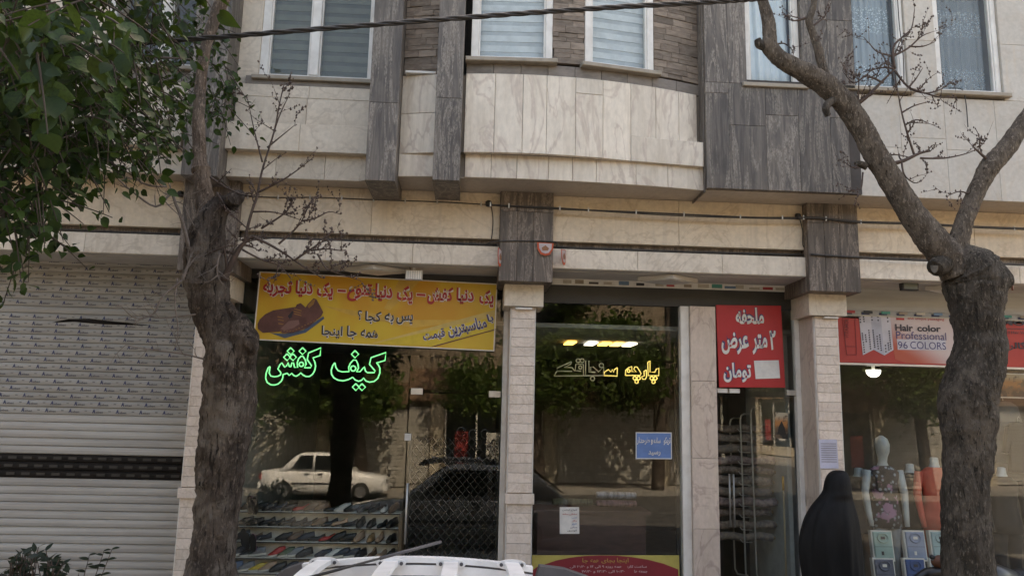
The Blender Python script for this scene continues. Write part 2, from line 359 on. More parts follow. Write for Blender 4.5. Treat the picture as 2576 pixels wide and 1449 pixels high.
# ------------------------------------------------------------------ ground
ASPH = plain('asphalt', (.085, .08, .075), .9, (.06, .057, .053), 1.5, bmp=.3)
PAVE = plain('paving', (.30, .27, .24), .85, (.22, .20, .175), 3, .1)
SOIL = plain('soil', (.10, .075, .055), .95, (.07, .05, .035), 8, bmp=.5)
KERB = plain('kerb_concrete', (.33, .31, .28), .85)
slabz = lambda n, x0, x1, y0, y1, z, m, **k: obj(n, mesh([(x0, y0, 0), (x1, y0, 0), (x1, y1, 0), (x0, y1, 0)], [(0, 1, 2, 3)], m), None, None, (0, 0, z), kind='structure', **k)
slabz('ground', -150, 150, -150, 150, -.02, SOIL)
slabz('road', -80, 80, -17.6, -3.6, 0, ASPH)
pv = empty('pavement', (0, 0, 0), kind='structure')
MB().box(-30, 30, -3.45, .2, -.1, .143).build('paving_bed', GROUT, pv)
for i in range(26):
    for j in range(8):
        x = -5.2+i*.42; y = -3.42+j*.42
        if y < -1.9 and (abs(x+1.75) < .5 or abs(x-4.75) < .55): continue
        MB().box(x+.003, x+.417, y+.003, y+.417, .13, .15).build('paver', PAVE, pv, (x+.21, y+.21, .14))
kb = empty('kerb', (0, 0, 0), kind='structure')
for i in range(24): MB().box(-12+i, -12+i+.99, -3.6, -3.455, -.05, .16).build('kerb_stone', KERB, kb, (-11.5+i, -3.53, .05))
op = empty('opposite_pavement', (0, 0, 0), kind='structure')
MB().box(-60, 60, -21, -17.75, -.1, .14).build('paving_bed', PAVE, op)
MB().box(-60, 60, -17.75, -17.6, -.1, .16).build('kerb_stone', KERB, op)

# ------------------------------------------------------------------ the building
B = empty('shop_building', (0, 0, 0), None, 'cream stone two storey shop building with dark stone brackets, pilasters and curved bay', 'building')
ZS, ZUF, ZSILL, ZCT = 4.55, 4.79, 5.80, 5.64
ZCH1, ZCH0, ZL = 4.04, 3.955, 3.74
YG = .45                                     # shop glass plane
def yc(X):   # plan line of the upper wall
    return float(np.interp(X, YCX, YCY))
def spl(xs_, ys_):
    g = np.linspace(xs_[0], xs_[-1], 80); c_ = np.polyfit(xs_, ys_, 3); return g, np.polyval(c_, g)
YCX, YCY = spl([-.95, -.65, -.13, .38, 1.01, 1.66, 2.05, 2.42], [-.56, -.63, -.73, -.77, -.745, -.65, -.56, -.43])
YLX, YLY = spl([-.95, -.65, -.1, .4, 1.02, 1.65, 2.42], [-.58, -.61, -.655, -.675, -.665, -.615, -.52])
def ycl(X): return float(np.interp(X, YLX, YLY))
YL = -.30                                    # flat wing left of the first pilaster
# main mass behind everything
wall = MB()
wall.box(-9, 9.5, .0, .55, 3.745, ZS-.004)
wall.build('beam_core', PLASTER, B)
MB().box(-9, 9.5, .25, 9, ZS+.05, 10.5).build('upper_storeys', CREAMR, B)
roofm = MB().box(-9.2, 9.7, -.8, 9.2, 10.5, 10.7).build('roof', PLASTER, B)
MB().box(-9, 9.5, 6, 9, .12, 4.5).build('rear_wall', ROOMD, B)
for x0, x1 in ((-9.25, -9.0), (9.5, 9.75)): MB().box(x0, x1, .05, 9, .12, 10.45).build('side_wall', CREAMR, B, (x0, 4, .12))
MB().box(-9, -6.6, .4, .6, .12, 3.74).build('end_wall', CREAM, B, (-7.8, .5, .12)); MB().box(9.3, 9.5, .35, .6, .12, 3.74).build('end_wall', CREAM, B, (9.4, .5, .12))
MB().box(-9, 9.5, .62, 6.2, 3.76, 3.9).build('floor_slab', PLASTER, B)
# soffit under the overhang
xs = [-9+.25*i for i in range(75)]
def yfront(x):
    if x < -1.0: return -.37
    if x < 2.38: return ycl(x)
    return -.56
v = []; f = []
for i, x in enumerate(xs): v += [(x, yfront(x)+.02, ZS), (x, .3, ZS), (x, yfront(x)+.02, ZS+.06), (x, .3, ZS+.06)]
for i in range(len(xs)-1):
    a, b = i*4, i*4+4; f += [(a, a+1, b+1, b), (a+2, b+2, b+3, a+3), (a, b, b+2, a+2)]
sf = obj('soffit', mesh(v, f, SOFF), None, B)

# --- beam band between brackets
def xr(c): return (c-.285, c+.285)
PX = (-2.775, .555, 3.915, 7.27)
beam = empty('beam', (0, 0, 0), B)
spans = [(-9, PX[0]-.285), (PX[0]+.285, PX[1]-.285), (PX[1]+.285, PX[2]-.285), (PX[2]+.285, PX[3]-.285)]
for a, b in spans:
    n = max(1, round((b-a)/1.35)); L = (b-a)/n
    for i in range(n): slab('slab', a+i*L, a+(i+1)*L, ZCH1, ZS, -.12, .13, CREAM2, beam, gap=.003)
    n = max(1, round((b-a)/1.05)); L = (b-a)/n
    for i in range(n): slab('slab', a+i*L, a+(i+1)*L, ZL, ZCH0, -.15, .16, CREAML, beam, gap=.003)
    slab('channel', a, b, ZCH0, ZCH1, -.05, .06, DARKBR, beam)
    MB().box(a, b, -.14, .02, ZL-.004, ZL+.002).build('lintel_underside', PLASTER, beam)
    slab('soffit_board', a, b, ZL-.012, ZL-.002, -.02, .7, PLASTER, beam)
# --- brackets, capitals, pillars
for c in PX[:3]:
    br = MB().box(c-.27, c+.27, -.2, .5, 3.572, ZS-.003).build('bracket', DARKBR, B, (c, 0, 3.57))
    cs = [c-.285, c-.285+.185, c-.285+.36, c+.285]; zs = [3.57, 4.33, ZS]
    for i in range(3):
        for j in range(2): slab('slab', cs[i], cs[i+1], zs[j], zs[j+1], -.225, .03, DARKBR, br, gap=.002)
    for s in (-1, 1):
        x = c+s*.272
        MB().box(min(x, x+s*.016), max(x, x+s*.016), -.195, -.12, 3.57, ZS-.003).build('slab', DARKBR, br, (x, -.15, 4))
        MB().box(min(x, x+s*.016), max(x, x+s*.016), -.119, YG, 3.57, ZL-.014).build('slab', DARKBR, br, (x, .15, 3.65))
    cp = MB().box(c-.212, c+.212, -.03, .46, 3.335, 3.57).build('capital', CREAM, B, (c, 0, 3.45))
    pl = empty('pillar', (c, 0, .15), B)
    MB().box(c-.13, c+.13, .055, .5, .15, 3.334).build('core', COLST, pl, (c, .2, 1.7))
    z = .16
    while z < 3.32:
        z1 = min(z+.1015, 3.333)
        if not (1.255 < z+.05 < 1.375): slab('tile', c-.128, c+.128, z, z1, .03, .03, TILE, pl, gap=.003, ch=.002)
        z += .1015
    slab('moulding', c-.155, c+.155, 1.265, 1.372, .005, .06, TILE, pl)
    for s in (-1, 1): slab('corner_strip', c+s*.133-.006, c+s*.133+.006, .15, 3.33, .035, .05, WHITEF, pl)
    z = .16
    for z0, z1 in ((.16, 1.26), (1.37, 2.3), (2.3, 3.33)):        # slabs on the inner side of the pillar
        MB().box(c-.142, c-.131, .07, .44, z0, z1-.004).build('side_slab', COLST, pl, (c-.137, .25, (z0+z1)/2))

# --- upper storey, wing left of the pilasters
up_l = empty('upper_wing', (0, 0, 0), B)
xw0, xw1 = -2.55, -1.08
rows = [(ZUF, 5.12), (5.12, 5.47), (5.47, 5.62)]
_l0, _l1, _w0 = Xa(262, 90, YL), Xa(520, 90, YL), Xa(655, 100, YL)
for a_, b_, c_, d_ in ((-9, -1.0, ZS+.05, 5.69), (-9, -1.0, 7.22, 10.4), (-9, _l0, 5.69, 7.22), (_l1, _w0, 5.69, 7.22)):
    MB().box(a_, b_, YL+.03, .2, c_, d_).build('backing_wall', CREAM, up_l)
def tile_row(x0, x1, z0, z1, yf, dep, mat, par, wdt, nm='slab'):
    n = max(1, round((x1-x0)/wdt)); L = (x1-x0)/n
    for i in range(n): slab(nm, x0+i*L, x0+(i+1)*L, z0, z1, yf, dep, mat, par, gap=.003)
tile_row(-2.62, xw1, ZUF+.03, 5.12, -.46, .22, CREAM, up_l, .78)
tile_row(-2.58, xw1, 5.12, 5.46, YL-.02, .10, CREAM, up_l, .75)
tile_row(-2.55, xw1, 5.46, 5.60, YL-.02, .10, CREAM, up_l, .75)
tile_row(-2.6, xw1, ZS, 4.84, -.37, .12, CREAM, up_l, .6)
slab('sill_band', -2.5, xw1, 5.60, 5.70, YL-.01, .08, GREYST, up_l)
for x0, x1 in ((-5.6, -3.2),):               # further left, half hidden by leaves
    tile_row(-9, -3.05, ZUF+.03, 5.15, -.46, .2, CREAM, up_l, .8); tile_row(-9, -3.05, 5.15, 5.58, YL-.01, .1, CREAM, up_l, .8)
    tile_row(-9, -3.05, ZS, 4.84, -.37, .1, CREAM, up_l, .7); slab('sill_band', -9, -3.05, 5.58, 5.74, YL+.0, .08, GREYST, up_l)

# --- pilasters
def pilaster(x0, x1, z0, zj, yf, yb, mat=DARKST):
    p = MB().box(x0+.012, x1-.012, yf+.02, yb, z0+.004, 10.4).build('pilaster', mat, B, ((x0+x1)/2, yf, z0))
    zz = [z0]+zj+[7.4]
    for i in range(len(zz)-1):
        slab('slab', x0, x1, zz[i], zz[i+1], yf, .022, mat, p, gap=.002)
        for s, x in ((0, x0), (1, x1)):
            xa = (x, x+.013) if s == 0 else (x-.013, x)
            MB().box(xa[0], xa[1], yf+.0225, yb, zz[i], zz[i+1]-.003).build('slab', mat, p, (x, yf, (zz[i]+zz[i+1])/2))
    return p
pilaster(-2.96, -2.6, 4.47, [5.3, 6.1], -.62, .1)
xa0 = Xa(918, 440, -.85); xa1 = Xa(994, 440, -.85)
xb0 = Xa(1088, 440, -.85); xb1 = Xa(1156, 440, -.85)
pilaster(xa0, xa1, 4.42, [5.23], -.85, .1)
pilaster(xb0, xb1, 4.45, [5.31], -.85, .1)

# --- curved bay
bay = empty('curved_bay', (0, 0, 0), B)
xe = 2.40
def arcfill(x0, x1, z0, z1, yf, dep, mat, par, nm, n=10, yo=0):
    v = []; f = []
    for i in range(n+1):
        x = x0+(x1-x0)*i/n; y = yf(x)+yo; v += [(x, y, z0), (x, y+dep, z0), (x, y+dep, z1), (x, y, z1)]
    for i in range(n):
        a, b = i*4, i*4+4; f += [(a, b, b+3, a+3), (a, a+1, b+1, b), (a+3, b+3, b+2, a+2), (a+1, a+2, b+2, b+1)]
    f += [(0, 3, 2, 1), (n*4, n*4+1, n*4+2, n*4+3)]
    return obj(nm, mesh(v, f, mat), None, par)
arcfill(xa1-.05, xe, ZUF+.01, ZCT-.01, yc, .2, GROUT, bay, 'backing_wall', 16, .02)
arcfill(xa1-.05, xe, ZS+.005, ZUF+.02, ycl, .2, GROUT, bay, 'fascia_core', 16, .02)
jx = [1169, 1244, 1315, 1375, 1448, 1517, 1587, 1650, 1708, 1753]
def xonarc(px, py, yf):
    Y = -.6
    for _ in range(6): Y = yf(Xa(px, py, Y))
    return Xa(px, py, Y)
X1 = [xonarc(p, 290, yc) for p in jx]
for i in range(9):
    if i == 4: zz = [ZUF, 5.47, ZCT]
    elif i >= 6: zz = [5.06, ZCT]
    else: zz = [ZUF, ZCT]
    for j in range(len(zz)-1): arcslab('slab', X1[i], X1[i+1], zz[j], zz[j+1], yc, .05, CREAMC, bay)
arcslab('slab', X1[6], X1[9]+.03, ZUF, 5.06, lambda x: yc(1.6)-.005+.115*(x-1.6), .2, CREAMC, bay)
arcslab('slab', xa1, xb0, ZUF, 5.22, yc, .05, CREAMC, bay); arcslab('slab', xa1, xb0, 5.22, ZCT, yc, .05, CREAMC, bay)
jf = [1169, 1235, 1300, 1380, 1440, 1500, 1600, 1680, 1770]
X2 = [xonarc(p, 425, ycl) for p in jf]
for i in range(8): arcslab('slab', X2[i], X2[i+1], ZS, ZUF+.03, ycl, .05, CREAMC, bay, yo=-.0)
arcslab('slab', xa1, xb0, ZS, ZUF+.03, ycl, .05, CREAMC, bay)
# grey stone course under the sills and stacked ledgestone between the windows
XB0 = X1[0]
def yw(x): return yc(x)+.02
for i in range(9): arcslab('sill_course', XB0+(xe-XB0)*i/9, XB0+(xe-XB0)*(i+1)/9, ZCT, ZCT+.125, yw, .06, GREYST, bay)
W1 = (xonarc(1186, 90, yc), xonarc(1391, 90, yc)); W2 = (xonarc(1471, 90, yc), xonarc(1647, 110, yc))
def ledgewall(x0, x1, z0, z1, yf, par, yo=.02):
    z = z0; wid = x1-x0
    arcfill(x0, x1, z0, z1+.6, yf, .12, GROUTD, par, 'stone_backing', 5, yo+.03)
    while z < z1:
        h = rnd.choice((.05, .06, .065, .08)); x = x0-rnd.uniform(0, .2)
        while x < x1-.01:
            L = rnd.uniform(.16, .34); a, b = max(x, x0), min(x+L, x1)
            if b-a > .02: arcslab('ledge_stone', a, b, z, z+h, yf, .05, LEDGE, par, gap=.002, yo=yo+rnd.uniform(-.008, .006))
            x += L
        z += h
ledgewall(W1[1], W2[0], ZSILL-.01, 6.75, yc, bay); ledgewall(W2[1], xe, ZSILL-.01, 6.75, yc, bay, .04); ledgewall(xa1, xb0, ZCT+.03, 6.75, yc, bay, .05)
slab('white_ledge', xa1+.03, xb0-.02, ZCT+.0, ZCT+.03, yc(-.6)-.03, .08, WHITEF, bay)

# --- windows of the upper storey
def window(x0, x1, z0, z1, yfun, mull=(), fw_=.075, deep=.01):
    y0 = yfun((x0+x1)/2)+.03+deep; a = math.atan2(yfun(x1)-yfun(x0), x1-x0)
    w_ = empty('window', ((x0+x1)/2, y0, z0), B); wd = x1-x0; base = WL[w_].copy()
    def bar(nm, u0, u1, h0, h1, d0, dd, m):
        return obj(nm, boxmesh(u1-u0, dd, h1-h0, m, .006), None, w_, base+Vector(((u0+u1)/2, d0, (h0+h1)/2)))
    H = z1-z0; h = wd/2
    bar('frame', -h, -h+fw_, 0, H, 0, .07, WHITEF); bar('frame', h-fw_, h, 0, H, 0, .07, WHITEF)
    bar('frame', -h+fw_, h-fw_, 0, .05, 0, .07, WHITEF); bar('frame', -h+fw_, h-fw_, H-.06, H, 0, .07, WHITEF)
    edges = [-h+fw_]
    for m in mull:
        u = m-(x0+x1)/2; bar('mullion', u-.05, u+.05, .05, H-.06, -.006, .07, WHITEF); edges += [u-.05, u+.05]
    edges.append(h-fw_)
    for i in range(0, len(edges), 2):
        e0, e1 = edges[i], edges[i+1]
        for q0, q1 in ((e0, e0+.018), (e1-.018, e1)): bar('sash', q0, q1, .05, H-.06, .012, .05, WHITEF)
        bar('pane', e0+.018, e1-.018, .05, H-.06, .035, .006, GLASSU)
    so_ = bar('sill', -h-.05, h+.05, -.045, 0, -.09, .2, SILL)
    w_.rotation_euler = (0, 0, a); return w_, base, a, wd
def cavity(x0, x1, z0, z1, y):
    MB().box(x0-.1, x1+.1, y+.35, y+.4, z0-.1, z1+.1).build('window_recess', ROOMD, B)
xw = (Xa(655, 100, YL), Xa(938, 100, YL)+.06)
flat = lambda x: YL
window(xw[0], xw[1], 5.70, 7.2, flat, [Xa(792, 100, YL)], .09)
w1 = window(W1[0], W1[1], ZSILL, 7.2, yc); w2 = window(W2[0], W2[1], ZSILL, 7.2, yc)
# blinds: alternating sheer and woven bands, one part each
BLA = pm('blind_band_pale', (.15, .15, .115), .8); BLB = pm('blind_band_grey', (.10, .10, .08), .8)
BLC = pm('blind_blue_pale', (.62, .65, .66), .8); BLD = pm('blind_blue_grey', (.47, .50, .52), .8)
def blind(x0, x1, z0, z1, y, ang, ma, mb, label, grp='zebra blinds upstairs', pitch=.115):
    e = empty('window_blind', ((x0+x1)/2, y, z0), None, label, 'blind', grp); z = z0; i = 0
    while z < z1:
        h = pitch*(.62 if i % 2 == 0 else .38)
        obj('band', boxmesh(x1-x0, .006, h-.001, ma if i % 2 == 0 else mb, .001), None, e, ((x0+x1)/2, y+.004*(i % 2), z+h/2)); z += h; i += 1
    MB().box((x0+x1)/2-(x1-x0)/2, x1, y-.03, y+.04, z, z+.07).build('head_rail', WHITEF, e, ((x0+x1)/2, y, z))
    e.rotation_euler = (0, 0, ang); return e
mxm = Xa(792, 100, YL)
blind(xw[0]+.09, mxm-.055, 5.73, 7.1, YL+.13, 0, BLA, BLB, 'grey green striped blind in the left half of the wide upper window')
blind(mxm+.055, xw[1]-.09, 5.73, 7.1, YL+.13, 0, BLA, BLB, 'grey green striped blind beside the first dark pilaster')
for (x0, x1), lb in ((W1, 'pale blue striped blind in the bay window beside the second dark pilaster'), (W2, 'pale blue striped blind in the bay window nearest the big dark stone panel')):
    xm = (x0+x1)/2; blind(x0+.08, x1-.08, ZSILL+.03, 7.1, yc(xm)+.14, math.atan2(yc(x1)-yc(x0), x1-x0), BLC, BLD, lb)
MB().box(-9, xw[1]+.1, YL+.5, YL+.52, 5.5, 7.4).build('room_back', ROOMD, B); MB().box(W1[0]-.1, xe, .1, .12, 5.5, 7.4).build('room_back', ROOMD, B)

# --- big dark panel and right wing
YP, YR = -.62, -.56
pn = MB().box(xe+.015, 4.07, YP+.03, .1, ZS+.006, 5.78).build('panel_core', GROUTD, B)
dp = empty('dark_stone_panel', (3.2, YP, ZS), B)
pj_ = [Xa(p, 430, YP) for p in (1767, 1838, 1931, 2014, 2094, 2140)]; pj_[0] = xe
wd0, wd1 = Xa(1876, 100, YP), Xa(2016, 100, YP)
for i in range(5):
    a, b = pj_[i], pj_[i+1]
    if i == 0: zz = [ZS, 5.60, 5.72, 7.4]
    elif i == 1: zz = [ZS, 5.25, 5.72]
    else: zz = [ZS, 5.72] if i % 2 else [ZS, 5.38, 5.72]
    for j in range(len(zz)-1): slab('slab', a, b, zz[j], zz[j+1], YP, .05, DARKST, dp, gap=.002)
slab('slab', pj_[1], wd0, 5.72, 7.4, YP, .05, DARKST, dp, gap=.002)
for a, b in ((wd1, (wd1+4.04)/2), ((wd1+4.04)/2, 4.04)): slab('slab', a, b, 5.72, 6.5, YP, .05, DARKST, dp, gap=.002); slab('slab', a, b, 6.5, 7.4, YP, .05, DARKST, dp, gap=.002)
slab('slab', xe-.012, xe, ZS-.03, 7.4, YP+.05, .6, DARKST, dp, gap=.0)
MB().box(xe+.01, wd0, YP+.05, .1, 5.72, 10.4).build('core', GROUTD, dp); MB().box(wd1, 4.07, YP+.05, .1, 5.72, 10.4).build('core', GROUTD, dp)
window(wd0, wd1, 5.73, 7.2, lambda x: YP+.02, (), .06)
rw = empty('upper_wing', (0, 0, 0), B)
WE = (Xa(2111, 100, YR), Xa(2279, 120, YR)); WF = (Xa(2352, 100, YR), Xa(2516, 120, YR))
cols = [4.045, 4.55, 5.05, 5.62, 6.15, 6.7, 7.3, 7.9, 8.6, 9.4]
for i in range(len(cols)-1):
    a, b = cols[i], cols[i+1]; zz = [ZS, 5.1+.12*(i % 2), 5.69]
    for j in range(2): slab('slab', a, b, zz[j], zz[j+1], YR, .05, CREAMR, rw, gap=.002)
for a, b in ((WE[1], WF[0]), (WF[1], WF[1]+.6), (WF[1]+.6, 8.0)):
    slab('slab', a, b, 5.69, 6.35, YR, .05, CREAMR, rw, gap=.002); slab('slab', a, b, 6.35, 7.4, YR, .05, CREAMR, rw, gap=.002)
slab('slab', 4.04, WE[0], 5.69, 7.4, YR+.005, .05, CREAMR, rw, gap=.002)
MB().box(4.05, 9.5, YR+.045, .1, ZS+.05, 5.685).build('backing_wall', GROUT, rw)
for a, b in ((WE[1], WF[0]), (WF[1], 9.5)): MB().box(a, b, YR+.045, .1, 5.685, 10.4).build('backing_wall', GROUT, rw)
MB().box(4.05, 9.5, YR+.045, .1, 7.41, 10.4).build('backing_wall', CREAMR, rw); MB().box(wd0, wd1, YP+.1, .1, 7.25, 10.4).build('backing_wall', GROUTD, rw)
MB().box(XB0, xe, -.5, .1, 7.25, 10.4).build('backing_wall', CREAM, bay)
window(WE[0], WE[1], 5.76, 7.2, lambda x: YR-.01, (), .06); window(WF[0], WF[1], 5.76, 7.2, lambda x: YR-.01, (), .06)
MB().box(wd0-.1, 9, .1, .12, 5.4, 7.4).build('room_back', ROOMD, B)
# window at far left behind the leaves
window(Xa(262, 90, YL), Xa(520, 90, YL), 5.76, 7.2, flat, [Xa(412, 90, YL)], .06)
# ------------------------------------------------------------------ curtains upstairs
def curtain(x0, x1, z0, z1, y, mat, label, amp=.02, waves=9, n=60, lean=0):
    v = []; f = []
    for j in range(9):
        t = j/8; z = z0+(z1-z0)*t
        for i in range(n+1):
            u = i/n; x = x0+(x1-x0)*u+lean*t*(.5-u)*0; ph = u*waves*2*math.pi+lean*t*6
            v.append((x, y+amp*math.sin(ph)+.4*amp*math.sin(2.3*ph+1), z))
    for j in range(8):
        for i in range(n): a = j*(n+1)+i; f.append((a, a+1, a+n+2, a+n+1))
    c = Vector(((x0+x1)/2, y, z0))
    o = obj('curtain', mesh([Vector(p)-c for p in v], f, mat, True), None, None, c, label=label, cat='curtain', group='curtains in the upstairs windows')
    md = o.modifiers.new('s', 'SOLIDIFY'); md.thickness = .002
    return o
def lace(name, c, al=.55):
    m = bpy.data.materials.new(name); m.use_nodes = True; t = m.node_tree; b = t.nodes['Principled BSDF']; b.inputs['Roughness'].default_value = .8
    v = coords(t, (1, 1, 1), rand=False); vo = nn(t, 'ShaderNodeTexVoronoi'); vo.inputs['Scale'].default_value = 46; t.links.new(v, vo.inputs['Vector'])
    sp = nn(t, 'ShaderNodeSeparateXYZ'); t.links.new(v, sp.inputs[0]); sn = nn(t, 'ShaderNodeMath', operation='SINE'); m1 = nn(t, 'ShaderNodeMath', operation='MULTIPLY'); m1.inputs[1].default_value = 9; t.links.new(sp.outputs[2], m1.inputs[0]); t.links.new(m1.outputs[0], sn.inputs[0])
    a = ramp(t, vo.outputs[0], .5, .15); bnd = ramp(t, sn.outputs[0], -.1, .5); mu = nn(t, 'ShaderNodeMath', operation='MULTIPLY'); t.links.new(a, mu.inputs[0]); t.links.new(bnd, mu.inputs[1])
    ad = nn(t, 'ShaderNodeMath', operation='MULTIPLY_ADD'); t.links.new(mu.outputs[0], ad.inputs[0]); ad.inputs[1].default_value = .5; ad.inputs[2].default_value = al
    setc(t, b, c); t.links.new(ad.outputs[0], b.inputs['Alpha']); return m
DRAPE = pm('drape_cloth', (.70, .76, .80), .9, c2=(.62, .68, .73)); LACE = lace('lace_cloth', (.62, .70, .76), .42); LACE2 = lace('lace_cloth_thin', (.55, .60, .64), .25)
curtain(wd0+.06, wd1-.06, 5.76, 7.15, YP+.2, DRAPE, 'plain pale blue curtain behind the bare branch in the dark stone panel', .018, 5, lean=.5)
curtain(WE[0]+.06, WE[1]-.06, 5.8, 7.15, YR+.2, LACE, 'pale lace curtain in the window just right of the dark stone panel', .014, 8)
curtain(WF[0]+.06, WF[1]-.06, 5.8, 7.15, YR+.2, LACE2, 'thin lace curtain in the last window, dark tree mirrored in its glass', .014, 8)

# ------------------------------------------------------------------ shop interiors and fronts
SX = [(-9, PX[0]), (PX[0], PX[1]), (PX[1], PX[2]), (PX[2], 9.5)]
inter = empty('shop_interior', (0, 0, 0), B)
for x in PX[:3]: MB().box(x-.05, x+.05, .5, 6, .15, 3.73).build('party_wall', ROOMG, inter)
MB().box(-9, 9.5, YG-.25, 6, .10, .155).build('shop_floor', FLOORT, inter)
MB().box(-9, 9.5, .72, 6, 3.2, 3.25).build('shop_ceiling', ROOMG, inter)
def pane(nm, x0, x1, z0, z1, y, par, tilt=-.8, mat=GLASS):
    o = obj(nm, boxmesh(x1-x0, .008, z1-z0, mat, .001), None, par, ((x0+x1)/2, y, (z0+z1)/2)); o.rotation_euler = (R(tilt), 0, 0); return o
def bar(nm, x0, x1, z0, z1, y, d, mat, par, **k): return slab(nm, x0, x1, z0, z1, y, d, mat, par, gap=0, **k)

# --- roller shutter of the closed shop
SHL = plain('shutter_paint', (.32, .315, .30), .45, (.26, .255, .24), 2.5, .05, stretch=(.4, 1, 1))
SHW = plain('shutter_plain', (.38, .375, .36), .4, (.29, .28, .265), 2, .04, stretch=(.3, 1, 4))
SHD = plain('shutter_dark', (.014, .012, .011), .6, spec=.12)
PRB = pm('print_blue', (.03, .04, .11), .6); PRG2 = pm('print_slate', (.085, .085, .10), .6); PRG = pm('print_grey', (.19, .19, .19), .6)
sh = empty('roller_shutter', (-4.5, .42, .15), None, 'closed grey roller shutter with rows of small blue printed stickers and a black grille strip', 'shutter')
shx0, shx1 = -6.6, -2.92
_sp = {}
def slatmesh(h, mat, key):
    if key in _sp: return _sp[key]
    pr = [(0, 0), (-.012, h*.12), (-.016, h*.5), (-.012, h*.82), (-.002, h*.9), (-.002, h*.985), (.006, h*.985), (.006, 0)]
    n = len(pr); L = (shx1-shx0)/2
    v = [(-L, y, z) for y, z in pr]+[(L, y, z) for y, z in pr]
    f = [(i, (i+1) % n, n+(i+1) % n, n+i) for i in range(n)]+[tuple(range(n))[::-1], tuple(range(n, 2*n))]
    _sp[key] = fixnormals(mesh(v, f, mat)); return _sp[key]
txtA = textmesh('A', .036, .042, PRB, .05, fa=False); txtB = textmesh('sbat', .075, .021, PRG2, .03, fa=False)
def jm(base, dx, dz, out, sc_=1):
    n = len(out[0]); out[0].extend([(v.co.x*sc_+dx, v.co.y, v.co.z+dz) for v in base.vertices]); out[1].extend([tuple(i+n for i in p.vertices) for p in base.polygons])
z = .16; zsh = [];
ztop_print = Za(240, 1058, .4); zdk1 = Za(240, 1137, .4); zdk0 = Za(240, 1208, .4); row = 0
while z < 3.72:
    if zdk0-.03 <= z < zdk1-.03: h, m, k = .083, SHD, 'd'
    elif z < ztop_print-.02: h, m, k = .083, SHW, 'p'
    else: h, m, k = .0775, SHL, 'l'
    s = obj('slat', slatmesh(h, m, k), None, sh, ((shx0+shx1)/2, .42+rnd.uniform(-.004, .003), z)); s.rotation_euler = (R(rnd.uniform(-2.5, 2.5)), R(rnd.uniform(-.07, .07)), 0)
    if k == 'l' and not (3.085 < z < 3.16):
        out = ([], []); flip = row == 12; x = shx0+.1+rnd.choice((0, .05, .1, .17))
        g2 = ([], []); o3 = ([], [])
        while x < shx1-.1:
            if x > -5.3:
                jm(txtA, x-(shx0+shx1)/2, .042, out); jm(txtB, x+.06-(shx0+shx1)/2, .033, o3)
                a = x+.15-(shx0+shx1)/2; n = len(g2[0]); g2[0].extend([(a, 0, .036), (a+.026, 0, .036), (a+.026, 0, .05), (a, 0, .05)]); g2[1].append((n, n+1, n+2, n+3))
            x += .247
        if out[0]:
            pr_ = obj('sticker_print', mesh(out[0], out[1], PRB), None, s, WL[s]+Vector((0, -.019, 0)), kind='stuff')
            obj('sticker_print', mesh(o3[0], o3[1], PRG2), None, s, WL[s]+Vector((0, -.019, 0)), kind='stuff')
            obj('sticker_print', mesh(g2[0], g2[1], PRG), None, s, WL[s]+Vector((0, -.0185, 0)), kind='stuff')
    if k == 'd':
        hol = MB(); x = -.2
        for i in range(16):
            x = -5.2+i*.155-(shx0+shx1)/2+.03*(row % 2); hol.box(x, x+.085, -.0185, -.0165, .028, .055)
        hol.build('slot', BLACK, s, (0, 0, 0), kind='stuff').location = (0, 0, 0)
    z += h; row += 1
bar('guide', shx1-.01, shx1+.05, .15, 3.73, .395, .08, WHITEF, sh)
dent = obj('torn_slat_edge', mesh([(0, 0, 0), (.2, -.03, .045), (.42, -.012, .055), (.7, -.03, .03), (1.1, -.01, .0), (.55, .0, .0), (.25, -.002, .02)], [(0, 6, 1), (1, 6, 5, 2), (2, 5, 3), (3, 5, 4)], SHD), None, sh, (Xa(128, 812, .4), .4, Za(128, 812, .4)))

# --- shoe shop front
sf_ = empty('shoe_shop_front', (-1.1, YG, .15), B)
xs0, xs1 = PX[0]+.14, PX[1]-.14
xd0, xd1 = Xa(1022, 1150, YG), Xa(1262, 1150, YG)
zdt = Za(1140, 990, YG)
bar('header', xs0, xs1, 3.62, 3.73, YG-.02, .08, DKMET, sf_)
pane('window_pane', xs0, xd0-.006, .2, 3.62, YG, sf_, -1.15); pane('transom_pane', xd0, xd1, zdt+.012, 3.62, YG, sf_, -.4)
door = empty('door', (xd0, YG, .16), sf_)
pane('door_pane', xd0+.004, xd1-.02, .18, zdt, YG+.01, door, -1.0)
MB().tube([(xd0+.03, YG-.05, Za(1032, 1368, YG-.05)), (xd0+.03, YG-.05, Za(1032, 1215, YG-.05))], .011, 8).build('handle', ALU, door, (xd0, YG, 1), True)
for zz, xx in ((zdt-.01, xd1-.16), (zdt, xd0+.02)): bar('clamp', xx, xx+.13, zz-.02, zz+.05, YG-.025, .06, ALU, door)
bar('jamb', xd1-.015, xd1+.05, .15, 3.62, YG-.03, .07, WHITEF, sf_)
bar('jamb', xs0, xs0+.05, .15, 3.62, YG-.03, .07, DKMET, sf_)
bar('base_rail', xs0, xd0, .15, .22, YG-.03, .08, DKMET, sf_)
slab('notice', xd0-.03, xd0+.045, 1.87, 1.95, YG-.012, .003, pm('notice_paper', (.62, .6, .56), .8), None, label='small white paper notice taped at the edge of the shoe shop door', cat='notice')
